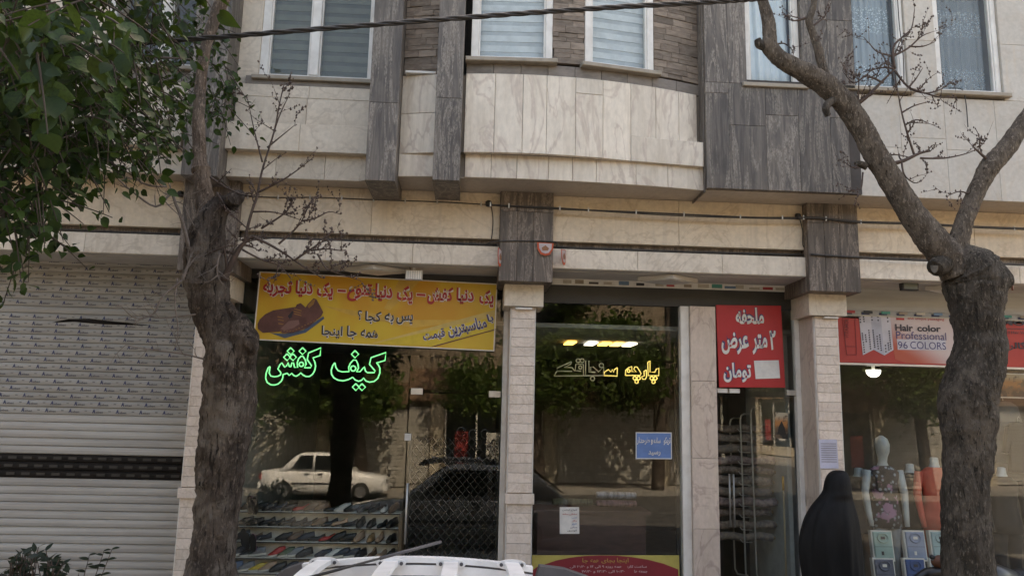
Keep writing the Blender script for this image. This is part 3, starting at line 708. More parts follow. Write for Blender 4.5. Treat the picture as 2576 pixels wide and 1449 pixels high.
# folding lattice gate behind the door
LAT = plain('lattice_steel', (.05, .043, .038), .5)
lat = empty('lattice_gate', ((xd0+xd1)/2, .75, .16), None, 'dark folding lattice gate behind the glass door of the shoe shop', 'gate')
lz0, lz1 = .2, 1.9; lw = xd1-xd0-.06; n = 11; st = lw/n*1.0
for sgn in (1, -1):
    k = -20
    while k < n+20:
        # bars at 50 degrees, clipped to the gate
        x0 = xd0+.04+k*st; sl = 1.15*sgn
        pts = []
        for zz in (lz0, lz1):
            pts.append((x0+(zz-lz0)/sl, zz))
        a, b = Vector(pts[0]), Vector(pts[1]); lo, hi = xd0+.03, xd1-.03
        t0, t1 = 0., 1.
        dx = b.x-a.x
        ta, tb = sorted(((lo-a.x)/dx, (hi-a.x)/dx)); t0, t1 = max(t0, ta), min(t1, tb)
        if t1-t0 > .02:
            p, q = a+(b-a)*t0, a+(b-a)*t1
            MB().tube([(p.x, .75+.008*sgn, p.y), (q.x, .75+.008*sgn, q.y)], .007, 4).build('lattice_bar', LAT, lat, ((p.x+q.x)/2, .75, (p.y+q.y)/2))
        k += 1
for xx in (xd0+.02, xd1-.02): MB().tube([(xx, .75, .16), (xx, .75, 1.95)], .014, 6).build('post', LAT, lat, (xx, .75, 1))
for cx in (1190, 1220, 1160):
    p = at(cx, 1092+rnd.uniform(-8, 8), .75); MB().tube([p+Vector((.05*math.cos(t), 0, .05*math.sin(t))) for t in [i*.5 for i in range(13)]], .008, 5).build('scroll', LAT, lat, p)
# stepped shoe display
SHELF = plain('shelf_white', (.82, .78, .72), .6, (.55, .51, .46), 3, .04)
tiers = [(1287, .95), (1325, .86), (1362, .77), (1403, .68), (1441, .59)]
disp = empty('shoe_rack', (-1.6, .8, .16), None, 'stepped white shoe display inside the shoe shop window', 'shoe rack')
tz = [Za(800, py, yy) for py, yy in tiers]
xr0, xr1 = xs0+.06, Xa(1005, 1350, .7)
tz += [tz[-1]-(tz[-2]-tz[-1])]; ty = [y for _, y in tiers]+[.5]
for i in range(6):
    bar('shelf_board', xr0, xr1, tz[i]-.018, tz[i], ty[i]-.02, .24, SHELF, disp)
    bar('edge_shadow', xr0, xr1, tz[i]-.016, tz[i]-.004, ty[i]-.026, .005, DKMET, disp)  # dark strip stands in for the shadow line at the tread edge
    zb = tz[i+1] if i < 5 else .16
    bar('riser', xr0, xr1, zb, tz[i]-.018, ty[i]+.05, .012, SHELF, disp)
bar('end_post', xr1, xr1+.04, .16, tz[0]+.02, .5, .7, pm('brown_laminate', (.16, .11, .07), .5), disp)
# shoes
def shoemesh(kind):
    """upper, sole, lining of a shoe 0.25 m long, toe to -x"""
    L = .25; secs = []
    prof = {'flat': [(0, .014, .026), (.03, .034, .045), (.07, .042, .055), (.12, .04, .052), (.17, .036, .05), (.22, .034, .07), (.25, .02, .082)],
            'sneaker': [(0, .018, .035), (.03, .038, .05), (.07, .045, .065), (.12, .043, .095), (.17, .040, .11), (.22, .038, .105), (.25, .022, .11)],
            'loafer': [(0, .016, .034), (.03, .038, .052), (.07, .046, .07), (.12, .044, .092), (.17, .04, .085), (.22, .039, .09), (.25, .024, .094)]}[kind]
    v = []; f = []; n = 9; s0 = .022 if kind == 'sneaker' else .01
    for x, hw, h in prof:
        for k in range(n):
            t = math.pi*k/(n-1); cx = math.cos(t); v.append((x-L/2, hw*(abs(cx)**.7)*(1 if cx > 0 else -1), s0+(h-s0)*math.sin(t)**.8))
    for i in range(len(prof)-1):
        for k in range(n-1): f.append((i*n+k, (i+1)*n+k, (i+1)*n+k+1, i*n+k+1))
    f.append(tuple(range(n))); f.append(tuple((len(prof)-1)*n+k for k in range(n))[::-1])
    u = (v, f)
    op_ = []
    for x, w_ in ((.15, .002), (.16, .010), (.18, .017), (.21, .018), (.235, .008)):
        h = np.interp(x, [p[0] for p in prof], [p[2] for p in prof]); op_.append((x-L/2, w_, h+.0015))
    vv = [(x, wy*s, h) for x, wy, h in op_ for s in (1, -1)]; ff = [(2*i, 2*i+2, 2*i+3, 2*i+1) for i in range(len(op_)-1)]
    out = [(p[0]-L/2, p[1]*1.06+.001) for p in prof]; pts = [(x, y) for x, y in out]+[(x, -y) for x, y in out[::-1]]
    sv_ = [(x, y, 0) for x, y in pts]+[(x, y, s0+.004) for x, y in pts]; m = len(pts)
    sf2 = [tuple(range(m)), tuple(range(m, 2*m))[::-1]]+[(i, m+i, m+(i+1) % m, (i+1) % m) for i in range(m)]
    return u, (sv_, sf2), (vv, ff)
SHM = {k: shoemesh(k) for k in ('flat', 'sneaker', 'loafer')}
SC = {'black': (.008, .0075, .0075), 'navy': (.018, .024, .04), 'brown': (.12, .065, .035), 'red': (.42, .03, .025), 'grey': (.17, .18, .20), 'white': (.5, .5, .48), 'beige': (.42, .28, .19), 'green': (.10, .13, .07), 'blue': (.10, .16, .26), 'yellow': (.55, .40, .05), 'pink': (.5, .1, .28), 'tan': (.33, .2, .1)}
SMAT = {k: pm('shoe_'+k, c, .45, rv=.15) for k, c in SC.items()}; SOLEW = pm('sole_white', (.62, .6, .56), .6); SOLEB = pm('sole_black', (.02, .018, .017), .6); LIN = {'d': pm('lining_dark', (.03, .025, .02), .8), 't': pm('lining_tan', (.30, .2, .13), .8)}
_sh = {}
def shoe(kind, colr, loc, yaw, pitch, label, group, roll=0):
    e = empty('shoe', loc, None, label, 'shoe', group)
    for nm, idx, mt in (('upper', 0, SMAT[colr]), ('sole', 1, SOLEW if kind == 'sneaker' else SOLEB), ('lining', 2, LIN['t'] if colr in ('beige', 'brown', 'tan') else LIN['d'])):
        k = (kind, idx, mt.name)
        if k not in _sh: _sh[k] = fixnormals(mesh(*SHM[kind][idx], mt, idx == 0))
        obj(nm, _sh[k], None, e, loc)
    e.rotation_euler = (roll, pitch, yaw); e.scale = (.78, .78, .78); return e
TN = ['top', 'second', 'third', 'fourth', 'fifth']
rowsdef = [
 [('loafer', 'black')]*3+[('flat', 'navy'), ('loafer', 'black'), ('flat', 'red'), ('loafer', 'brown'), ('loafer', 'brown'), ('flat', 'black'), ('sneaker', 'white'), ('loafer', 'black'), ('loafer', 'black'), ('flat', 'black'), ('flat', 'white'), ('loafer', 'brown')],
 [('loafer', 'black')]*2+[('flat', 'black')]*5+[('loafer', 'brown'), ('flat', 'black'), ('flat', 'beige'), ('flat', 'black'), ('loafer', 'black'), ('loafer', 'black'), ('flat', 'black'), ('loafer', 'black')],
 [('loafer', 'black'), ('flat', 'brown'), ('flat', 'navy'), None, ('loafer', 'black'), ('loafer', 'brown'), ('loafer', 'navy'), ('flat', 'black'), ('flat', 'red'), ('loafer', 'black'), ('loafer', 'black'), ('loafer', 'beige'), ('loafer', 'tan'), ('flat', 'beige'), ('loafer', 'black')],
 [('sneaker', 'navy'), ('sneaker', 'navy'), ('sneaker', 'grey'), None, ('sneaker', 'red'), ('sneaker', 'green'), ('sneaker', 'grey'), ('loafer', 'black'), None, ('loafer', 'navy'), ('sneaker', 'white'), ('sneaker', 'navy'), ('sneaker', 'navy'), ('loafer', 'black'), ('flat', 'brown'), ('flat', 'beige'), ('loafer', 'black')],
 [('sneaker', 'blue'), ('sneaker', 'grey'), ('sneaker', 'yellow'), ('sneaker', 'beige'), ('loafer', 'black'), ('sneaker', 'navy'), ('loafer', 'black')]]
for i, rw_ in enumerate(rowsdef):
    n = 17 if i == 3 else 15
    for j, it in enumerate(rw_):
        if not it: continue
        x = xr0+.1+(xr1-xr0-.2)*j/(n-1)+rnd.uniform(-.012, .012); ordn = ['first', 'second', 'third', 'fourth', 'fifth', 'sixth', 'seventh', 'eighth', 'ninth', 'tenth', 'eleventh', 'twelfth', 'thirteenth', 'fourteenth', 'fifteenth', 'sixteenth', 'seventeenth'][len([q_ for q_ in rw_[:j] if q_])]
        right = j > n*.72
        kd, cl = it
        yaw = R(rnd.uniform(8, 34)) if not right else R(rnd.uniform(50, 85))
        pt = -R(rnd.uniform(4, 13)) if kd != 'sneaker' else -R(rnd.uniform(2, 9))
        lift = .098*math.sin(abs(pt))+.002
        shoe(kd, cl, (x, ty[i]+.05, tz[i]+lift), yaw, pt, f'{cl} {dict(flat="flat slip-on", loafer="low leather", sneaker="lace-up sports")[kd]} shoe, {ordn} from the trunk on the {TN[i]} tier of the display', f'shoes on the {TN[i]} tier')
# slippers hanging on cords behind the tree edge
for k, (px, py, c, nm) in enumerate(((628, 1270, 'pink', 'pink'), (640, 1272, 'beige', 'beige'), (620, 1360, 'blue', 'light blue'), (636, 1365, 'pink', 'dark pink'), (612, 1352, 'black', 'black'))):
    p = at(px, py, .62); e = shoe('flat', c, p, R(80), R(75), f'{nm} slipper hanging on a white cord beside the tree trunk, {"upper" if py < 1300 else "lower"} bunch', 'slippers hanging in the shoe shop window')
    MB().tube([p+Vector((0, -.02, .08)), p+Vector((.01, -.01, .22))], .003, 4).build('cord', WHITEF, e, p)

# --- yellow banner
YB = YG-.07
def banner_yellow():
    m, t, b = start('banner_yellow', .5)
    v = coords(t, (1, 1, 1), rand=False); n = noi(t, v, 1.1, 3, .5, .6); col = mx(t, ramp(t, n, .38, .62), (.56, .27, .02), (.60, .40, .035)); setc(t, b, col); return m
RED = pm('print_red', (.42, .02, .022), .5); WOUT = pm('print_white', (.72, .70, .66), .5); INK = pm('print_ink', (.025, .02, .03), .5); NAVY = pm('print_navy', (.06, .05, .15), .5)
BRN = plain('print_shoe_brown', (.13, .05, .04), .5, (.085, .03, .026), 9); BRN2 = pm('print_shoe_light', (.22, .11, .095), .5); ORG = pm('print_lace', (.33, .16, .04), .5); SHB = pm('print_shadow_blue', (.06, .09, .14), .5); YLW = pm('print_bright_yellow', (.64, .46, .04), .5); YLP = pm('print_pale_yellow', (.60, .42, .12), .5); YLP2 = pm('print_sheen', (.60, .36, .06), .5)
S1 = Sign('shop_banner', (652, 683), (1250, 714), (638, 855), YB, banner_yellow(), 'yellow shoe shop banner with red Persian lettering and a pair of brown shoes', 'banner', (740, 780, 3.5288), .025, frame=WHITEF)
S1.poly([(1210, 800), (2500, 455), (2505, 520), (1640, 760)][:3]+[(1420, 800)], YLP, 1.35); S1.poly([(1240, 802), (2500, 525), (2495, 655), (1830, 832)], YLW, 2)
S1.poly([(1820, 836), (2495, 655), (2495, 663), (1860, 836)], BRN, 3); S1.poly([(700, 410), (1000, 455), (1640, 560), (2400, 560), (1640, 640), (1000, 510)], YLP2, .7); S1.poly([(1500, 140), (1720, 150), (1400, 460), (1340, 440)], YLP2, 1.0)
rs = lambda: (WOUT, (.003, -.004), .012)
T1y = lambda x: 235+(x-100)*.0496
for body, x0, x1, a, b in (('یک', 2330, 2480, 245, 430), ('دنیا', 2090, 2275, 225, 400), ('کفش', 1790, 2055, 210, 405), ('-', 1680, 1770, 285, 310), ('یک', 1475, 1640, 200, 395), ('دنیا', 1250, 1430, 180, 370), ('تنوع', 965, 1215, 180, 370), ('-', 868, 950, 243, 268), ('یک', 655, 820, 165, 350), ('دنیا', 435, 612, 150, 325), ('تجربه', 105, 400, 155, 325)):
    if body == '-': S1.poly([(x0, a), (x1, a+5), (x1, b+5), (x0, b)], RED, 4); S1.poly([(x0-6, a-6), (x1+6, a-1), (x1+6, b+11), (x0-6, b+6)], WOUT, 3)
    else: S1.text(body, (x0, a, x1, b), RED, 4, .035, R(0), shadow=rs())
for body, bx in (('پس', (1465, 500, 1635, 620)), ('به', (1345, 490, 1440, 605)), ('کجا', (1145, 470, 1310, 600)), ('؟', (1070, 460, 1112, 560)), ('همه', (1100, 660, 1275, 745)), ('جا', (958, 620, 1060, 760)), ('اینجا', (700, 620, 915, 745))): S1.text(body, bx, INK, 4, .018, shadow=rs())
for body, bx in (('با', (2405, 500, 2470, 600)), ('مناسبترین', (1990, 560, 2400, 720)), ('قیمت', (1735, 665, 1965, 775))): S1.text(body, bx, NAVY, 4, .03, R(14), shadow=(WOUT, (.002, -.003), .01))
# printed pair of shoes, flat like the rest of the print
S1.poly([(180, 690), (330, 700), (520, 660), (720, 520), (730, 545), (540, 690), (330, 745)], SHB, 2)
S1.poly([(55, 600), (75, 555), (130, 500), (210, 460), (300, 445), (430, 425), (520, 440), (560, 470), (420, 640), (270, 680), (110, 690), (60, 650)], BRN, 3); S1.poly([(360, 520), (400, 470), (440, 470), (430, 520), (385, 560)], INK, 4)
S1.poly([(275, 670), (300, 620), (400, 530), (420, 470), (450, 400), (490, 385), (540, 430), (560, 400), (620, 335), (650, 345), (690, 420), (720, 480), (700, 520), (560, 640), (420, 690), (310, 695)], BRN, 5)
S1.poly([(560, 415), (615, 350), (640, 350), (620, 400), (575, 440)], ORG, 6); S1.poly([(290, 650), (370, 570), (470, 560), (480, 600), (420, 640), (330, 668)], BRN2, 6)
for a in ((425, 440), (420, 465), (425, 490)): S1.poly([(a[0], a[1]), (a[0]+75, a[1]+22), (a[0]+75, a[1]+30), (a[0], a[1]+9)], ORG, 7)
for a in ((255, 520), (260, 550), (265, 590)): S1.poly([(a[0], a[1]), (a[0]+60, a[1]+12), (a[0]+60, a[1]+20), (a[0], a[1]+9)], ORG, 4)
for i in range(14):
    x = 290+i*30; y = 672 if i < 4 else 672-(i-4)*15; S1.poly([(x, y), (x+14, y-4), (x+14, y+3), (x, y+6)], ORG, 7, 'stitch')
S1.done()

# --- neon signs
def neon(name, strokes, crop, Y, r, mat, label, parts='tube'):
    x0, y0, s_ = crop; pts_all = []
    P = lambda c: at((x0+c[0]/s_)*.85867, (y0+c[1]/s_)*.85867, Y)
    base = P((sum(p[0] for st in strokes for p in st)/sum(len(s) for s in strokes), strokes[0][0][1])); e = empty(name, base, None, label, 'neon sign')
    for st, m in zip(strokes, mat):
        q = [P(c) for c in st]; v, f = tube(q, r, 6, True)
        obj('neon_tube', mesh([Vector(a)-base for a in v], f, m, True), None, e, base)
    return e
dia = lambda x, y, r: [(x, y-r), (x+r, y), (x, y+r), (x-r, y), (x, y-r), (x+r*.2, y-r*.8)]
ring = lambda x, y, r: [(x+r*math.cos(i*math.pi/6), y+r*math.sin(i*math.pi/6)) for i in range(14)]
g = [[(205, 455), (170, 475), (130, 580), (120, 680), (150, 760), (220, 805), (290, 810), (360, 790), (420, 740), (450, 680), (460, 600), (490, 600), (540, 580), (575, 625), (625, 582), (665, 625), (710, 640), (760, 615), (800, 575), (850, 620), (900, 645), (970, 645), (1030, 600), (1070, 530), (1088, 440), (1070, 360), (1035, 285), (1175, 240), (1190, 90), (950, 190), (925, 315), (1010, 440), (990, 475), (870, 475), (905, 410), (890, 330), (850, 262), (810, 250), (760, 300), (732, 380), (740, 470), (680, 470), (660, 378), (630, 378), (605, 460), (580, 455), (555, 375), (525, 440), (490, 465), (430, 380), (395, 420), (358, 500), (415, 570), (410, 610), (360, 640), (290, 650), (220, 635), (190, 580), (205, 455)],
 [(1460, 380), (1420, 430), (1390, 520), (1395, 600), (1440, 670), (1520, 715), (1620, 728), (1720, 705), (1805, 660), (1850, 710), (1920, 738), (1980, 715), (2015, 675), (2060, 730), (2130, 755), (2220, 740), (2290, 680), (2330, 580), (2330, 480), (2300, 420), (2260, 385), (2430, 335), (2450, 180), (2160, 280), (2130, 410), (2240, 540), (2225, 570), (2090, 570), (2052, 540), (2030, 455), (2000, 490), (1950, 550), (1880, 555), (1918, 480), (1905, 400), (1870, 330), (1820, 325), (1760, 390), (1725, 470), (1735, 550), (1600, 555), (1520, 530), (1480, 470), (1460, 380)]]
g += [dia(605, 155, 66), dia(835, 155, 66), dia(535, 272, 66), dia(650, 272, 66), ring(812, 410, 42), dia(1850, 215, 70), dia(1865, 850, 66), dia(1985, 852, 66), ring(1815, 490, 50)]
GRN = emit('neon_green', (.16, 1, .42), .27)
neon('neon_sign', g, (760, 1005, 6.6051), YG+.06, .0075, [GRN]*len(g), 'lit green outline neon lettering in the shoe shop window')
YN = emit('neon_yellow', (1, .80, .25), .2); YD = pm('neon_unlit', (.80, .68, .42), .4); INKB = BLACK
lit = [[(2190, 230), (2240, 195), (2240, 440), (2345, 440), (2375, 375), (2430, 350), (2430, 515), (2200, 515), (2190, 230)], ring(2275, 572, 36), ring(2355, 572, 36), ring(2315, 650, 36),
 [(2160, 395), (2110, 420), (2115, 520), (2060, 540), (2075, 590), (2140, 595), (2165, 540), (2160, 395)], [(1710, 510), (1715, 400), (1780, 345), (1845, 318), (1850, 430), (1945, 432), (1890, 380), (1910, 330), (1960, 330), (2020, 420), (2045, 470), (2030, 512), (1710, 510)], ring(1780, 415, 30), ring(1910, 570, 36), ring(1995, 570, 36), ring(1950, 645, 36),
 [(1535, 345), (1470, 385), (1455, 445), (1425, 385), (1400, 440), (1340, 385), (1260, 440), (1250, 515), (1530, 525), (1535, 345)]]
dim = [[(1240, 510), (1240, 330), (1130, 435), (1010, 325), (960, 330), (960, 430), (1060, 445)], ring(1190, 298, 45), ring(1000, 580, 45), [(850, 515), (850, 195), (920, 190), (925, 440), (1060, 450)], [(640, 270), (800, 275), (805, 515)], [(640, 270), (625, 410), (750, 420)], ring(735, 340, 34), ring(690, 195, 42), ring(775, 195, 42), [(545, 215), (235, 355), (240, 420), (560, 425)], [(545, 215), (530, 270), (390, 335), (560, 345), (610, 410), (625, 420)], [(170, 530), (225, 430), (240, 420)], [(170, 525), (850, 520), (1250, 515)]]
neon('neon_sign', lit+dim, (1600, 1030, 7.36), YG+.06, .0062, [YN]*len(lit)+[YD]*len(dim), 'yellow neon lettering half lit in the fabric shop window')
# ------------------------------------------------------------------ fabric shop
ff = empty('fabric_shop_front', (2.2, YG, .15), B)
xf0 = PX[1]+.14; xf1 = Xa(1712, 1100, YG); xcA = Xa(1736, 1100, YG); xcB = Xa(1799, 1100, YG); xg1 = PX[2]-.14
bar('header', xf0, xg1, 3.45, 3.66, YG-.01, .08, DKMET, ff)
lb = bar('label_strip', xf0, xg1, 3.66, 3.735, YG-.03, .1, WHITEF, ff)
pane('window_pane', xf0, xf1, .2, 3.45, YG+.0, ff)
bar('white_post', xf1, xcA-.01, .15, 3.45, YG-.06, .1, WHITEF, ff)
for z0, z1 in ((.15, 1.0), (1.0, 1.75), (1.75, 2.6), (2.6, 3.45)): slab('column_slab', xcA-.01, xcB, z0, z1, YG-.1, .18, COLST, ff, gap=.003)
zdt2 = Za(1900, 990, YG)
pane('transom_pane', xcB+.01, xg1-.05, zdt2+.03, 3.45, YG, ff, .4)
bar('jamb', xg1-.055, xg1+.0, .15, 3.45, YG-.04, .08, WHITEF, ff)
for x0 in (xcB+.03, xcB+.17): bar('clamp', x0, x0+.12, zdt2, zdt2+.05, YG-.02, .05, WHITEF, ff)
bar('clamp', xg1-.16, xg1-.02, zdt2-.01, zdt2+.05, YG-.02, .05, ALU, ff)
# open glass leaf of the door, swung inwards
leaf = empty('door', (xg1-.07, YG+.05, .16), ff)
dl = obj('door_pane', boxmesh(.85, .01, zdt2-.2, GLASS, .001), None, leaf, (xg1-.07-.425, YG+.05, .17+(zdt2-.2)/2))
hx = xg1-.07-.74
for dx in (0, .05): MB().tube([(hx+dx, YG+.0, .95), (hx+dx, YG+.0, 1.55)], .011, 8).build('handle', ALU, leaf, (hx, YG, 1.2), True)
leaf.rotation_euler = (0, 0, R(-38))
# little printed stickers on the strip below the soffit
STC = [pm('sticker_'+str(i), c, .6) for i, c in enumerate([(.06, .05, .045), (.42, .05, .05), (.03, .03, .035), (.05, .25, .2), (.3, .24, .18), (.45, .4, .33), (.12, .2, .3)])]
stk = [1416, 1446, 1481, 1518, 1556, 1600, 1648, 1676, 1720, 1755, 1790, 1822, 1850, 1884, 1918, 1950]
for i, px in enumerate(stk):
    x = Xa(px, 714, YG-.03); slab('sticker', x, x+rnd.uniform(.09, .14), 3.675, 3.675+rnd.uniform(.025, .05), YG-.033, .002, STC[(i*3+1) % 7 if i % 3 else 5], lb, ch=.0005)
# red sign
REDP = plain('sign_red', (.46, .022, .028), .4, (.40, .018, .022), 3)
S2 = Sign('fabric_sign', (1801, 767), (1965, 769), (1809, 974), YG-.05, REDP, 'red sign with white Persian lettering and a blank white patch above the fabric shop door', 'sign', (2080, 880, 5.175), .01)
SHW2 = (NAVY, (.004, .004), .0)
for body, bx in (('ملحفه', (385, 110, 810, 365)), ('متر', (632, 520, 860, 830)), ('عرض', (170, 490, 580, 825)), ('۲', (895, 460, 990, 760)), ('تومان', (200, 950, 612, 1245))): S2.text(body, bx, WOUT, 3, .03, shadow=SHW2)
S2.poly([(655, 920), (1028, 915), (1045, 1185), (678, 1195)], WOUT, 3, 'blank_patch'); S2.done()
# blue notice, white notice, lower poster
BLUEP = plain('sign_blue', (.10, .20, .44), .5, (.085, .17, .37), 8)
S3 = Sign('price_notice', (1599, 1089), (1689, 1089), (1601, 1154), YG-.02, BLUEP, 'small blue notice with white Persian writing stuck on the fabric shop glass', 'notice', (1620, 1240, 4.2625), .004, frame=None)
for a in ([(1032, 110), (1480, 112), (1480, 122), (1032, 120)], [(1034, 432), (1484, 436), (1484, 446), (1034, 442)], [(1032, 120), (1042, 120), (1044, 434), (1034, 434)], [(1470, 120), (1480, 120), (1484, 438), (1474, 438)]): S3.poly(a, WOUT, 1, 'border')
for body, bx in (('تریکو', (1380, 170, 1465, 270)), ('ساده', (1255, 175, 1340, 245)), ('و', (1220, 200, 1245, 265)), ('طرحدار', (1045, 170, 1205, 265)), ('رسید', (1190, 340, 1340, 405))): S3.text(body, bx, WOUT, 2, .02)
S3.done()
S4 = Sign('price_notice', (1408, 1275), (1457, 1275), (1408, 1342), YG-.02, WOUT, 'small white paper list with coloured lines on the lower fabric shop glass', 'notice', (1620, 1240, 4.2625), .003)
for i, (y, x0, c) in enumerate(((1080, 115, INK), (1130, 120, RED), (1175, 230, BLUEP), (1215, 235, RED), (1255, 230, BLUEP), (1295, 215, NAVY), (1335, 180, INK))): S4.text(['انواع لباس', 'مشکی ساده', 'کرپ', 'ترگال', 'حریر', 'ساتن', 'کودری'][i], (x0, y-12, 298, y+14), c, 2, .015)
S4.done()
S5 = Sign('hours_poster', (1338, 1396), (1708, 1396), (1338, 1560), YG-.03, plain('poster_yellow', (.45, .38, .10), .5, (.38, .31, .08), 4), 'yellow and dark red opening hours poster at the foot of the fabric shop window', 'poster', (1540, 1600, 5.481), .006)
MAR = plain('poster_maroon', (.22, .015, .025), .5, (.19, .012, .02), 4)
arc = [(150+(2440-150)*i/24, 140+((i-12)/12)**2*260) for i in range(25)]
S5.poly([(60, 420), (180, 330)]+[(480, 225), (700, 180), (950, 150), (1200, 142), (1450, 145), (1700, 170), (1950, 210), (2200, 275), (2440, 370), (2455, 1000), (60, 1000)], MAR, 1)
GLD = pm('print_gold', (.45, .27, .07), .5); PNK = pm('print_pale_pink', (.62, .45, .46), .5)
for body, bx, c in (('اینجا', (1455, 180, 1640, 270), GLD), ('بجای', (1205, 190, 1420, 270), GLD), ('همه', (1030, 200, 1165, 255), GLD), ('جا', (900, 185, 990, 270), GLD), ('ساعت کار:', (1620, 300, 1930, 350), PNK), ('همه روزه ۹ الی ۱۴ و ۱۶:۳۰ الی', (700, 300, 1530, 350), PNK), ('جمعه ها', (1730, 375, 1940, 430), PNK), ('۱۰:۳۰ الی ۱۳:۳۰ و ۱۷:۳۰', (890, 378, 1575, 428), PNK)): S5.text(body, bx, c, 3, .012)
S5.done()
# lit ceiling panels deep in the shop
for i, (px, c, s) in enumerate(((1436, (1, .62, .18), .8), (1488, (.95, .97, 1), .8), (1522, (1, .62, .18), .8), (1553, (1, .66, .25), .8), (1584, (1, .97, .9), .8))):
    p = at(px, 757, 2.4); e = MB().box(p.x-.065, p.x+.065, 2.2, 2.65, 3.17, 3.185).build('ceiling_light', emit('panel_light_%d' % i, c, s), None, (p.x, 2.4, 3.18), label=['first lit warm', 'lit white', 'second lit warm', 'third lit warm', 'last lit pale'][i]+' ceiling panel inside the fabric shop', cat='ceiling light', group='ceiling panels of the fabric shop')
# fabric rolls and rack seen through the door
FAB = [pm('fabric_%d' % i, c, .9, c2=c2, ns=22) for i, (c, c2) in enumerate([((.30, .235, .20), (.12, .09, .075)), ((.36, .29, .24), (.17, .13, .11)), ((.20, .17, .155), (.33, .26, .21)), ((.38, .29, .27), (.17, .12, .12))])]
CARD = pm('cardboard', (.35, .25, .15), .8)
rz = [Za(1880, py, 1.15) for py in (1078, 1102, 1129, 1158, 1183, 1209, 1236, 1262, 1289, 1320, 1350)]
for i, z in enumerate(rz):
    rd = rnd.uniform(.043, .051); x1 = Xa(1944+rnd.uniform(-6, 10), 1200, 1.12); xl = x1-.78; y = 1.15+rnd.uniform(-.03, .03)
    e = empty('fabric_roll', (x1, y, z), None, ['brown mottled', 'taupe flowered', 'dark grey brown', 'dusky rose brown'][i % 4]+f' fabric roll on the rack behind the shop door, {["top", "second", "third", "fourth", "fifth", "sixth", "seventh", "eighth", "ninth", "tenth", "bottom"][i]} of the stack', 'fabric roll', 'fabric rolls on the rack')
    pts = [(xl+(x1-xl)*k/10, y, z+.012*math.sin(k*1.3+i)) for k in range(11)]
    v, f = tube(pts, [rd*(1+.06*math.sin(k*2.1+i*3)) for k in range(11)], 14); obj('cloth', mesh([Vector(a)-Vector((x1, y, z)) for a in v], f, FAB[i % 4], True), None, e, (x1, y, z))
    MB().tube([(x1-.02, y, z+.012*math.sin(13+i)), (x1+.035, y, z+.012*math.sin(13+i))], rd*.42, 10).build('core', CARD, e, (x1, y, z))
rk = empty('fabric_rack', (3.2, 1.35, .16), None, 'white tubular rack with hooks in front of the fabric rolls', 'rack')
for px, y, top in ((1888, .98, 1028), (1862, 1.02, 1045), (1836, 1.30, 1055)):
    a = at(px, top, y); zb = .35
    MB().tube([a+Vector((.16, .1, .02)), a+Vector((.06, .03, .02)), a+Vector((.015, 0, 0)), a+Vector((0, 0, -.05)), Vector((a.x+.02, y, zb+.06)), Vector((a.x+.05, y, zb)), Vector((a.x+.18, y, zb-.02))], .0105, 7).build('upright', ALU, rk, a, True)
for k, z in enumerate(rz): p = at(1875, 1100, .98); MB().tube([(p.x-.09, .99, z+.0), (p.x-.07, .98, z-.03), (p.x+.05, .98, z-.035)], .005, 6).build('hook', ALU, rk, (p.x, .98, z), True)
slab('wall_panel', xcB, xg1+.0, .16, 3.2, 2.1, .05, ROOMD, inter); MB().box(xg1-.03, xg1+.02, .8, 2.4, .16, 3.2).build('grey_wall', pm('grey_green_wall', (.34, .37, .36), .8), inter)
def paint_poster(name):
    m, t, b = start(name, .5); v = coords(t, (1, 1, 1), rand=False); sp = nn(t, 'ShaderNodeSeparateXYZ'); t.links.new(v, sp.inputs[0])
    n = noi(t, v, 12, 4); col = mx(t, ramp(t, sp.outputs[2], -.08, .02), (.02, .02, .02), (.40, .16, .05)); col = mx(t, ramp(t, sp.outputs[2], .03, .12), col, (.42, .36, .26)); col = mx(t, ramp(t, n, .5, .6), col, (.12, .08, .05)); setc(t, b, col); return m
p = at(1966, 1070, YG-.02)
e = empty('door_poster', p, None, 'small dark orange poster hanging on the glass of the fabric shop door', 'poster'); obj('sheet', boxmesh(.15, .003, .29, paint_poster('poster_paint'), .001), None, e, p)
q = [(p.x-.05, p.z-.1), (p.x+.05, p.z-.1), (p.x+.035, p.z-.02), (p.x, p.z+.05), (p.x-.035, p.z-.02)]; v, f = poly_prism([(a-p.x, b-p.z) for a, b in q], 0, .001); obj('printed_shape', mesh(v, f, BLACK), None, e, p+Vector((0, -.003, 0)))
e.rotation_euler = (0, R(2), 0)
b0 = at(1970, 1215, .8); bm_ = empty('broom', (b0.x, .8, .16), None, 'yellow topped broom handle leaning in the fabric shop doorway', 'broom')
MB().tube([(b0.x, .8, .2), (b0.x, .8, b0.z-.08)], .011, 7).build('stick', pm('broom_stick', (.45, .36, .22), .6), bm_, (b0.x, .8, .5), True)
MB().tube([(b0.x, .8, b0.z-.08), (b0.x, .8, b0.z+.08)], .014, 7).build('grip', pm('broom_grip', (.55, .30, .03), .5), bm_, (b0.x, .8, b0.z), True)
MB().box(b0.x-.14, b0.x+.14, .76, .84, .16, .26).build('bristles', DKMET, bm_, (b0.x, .8, .2))
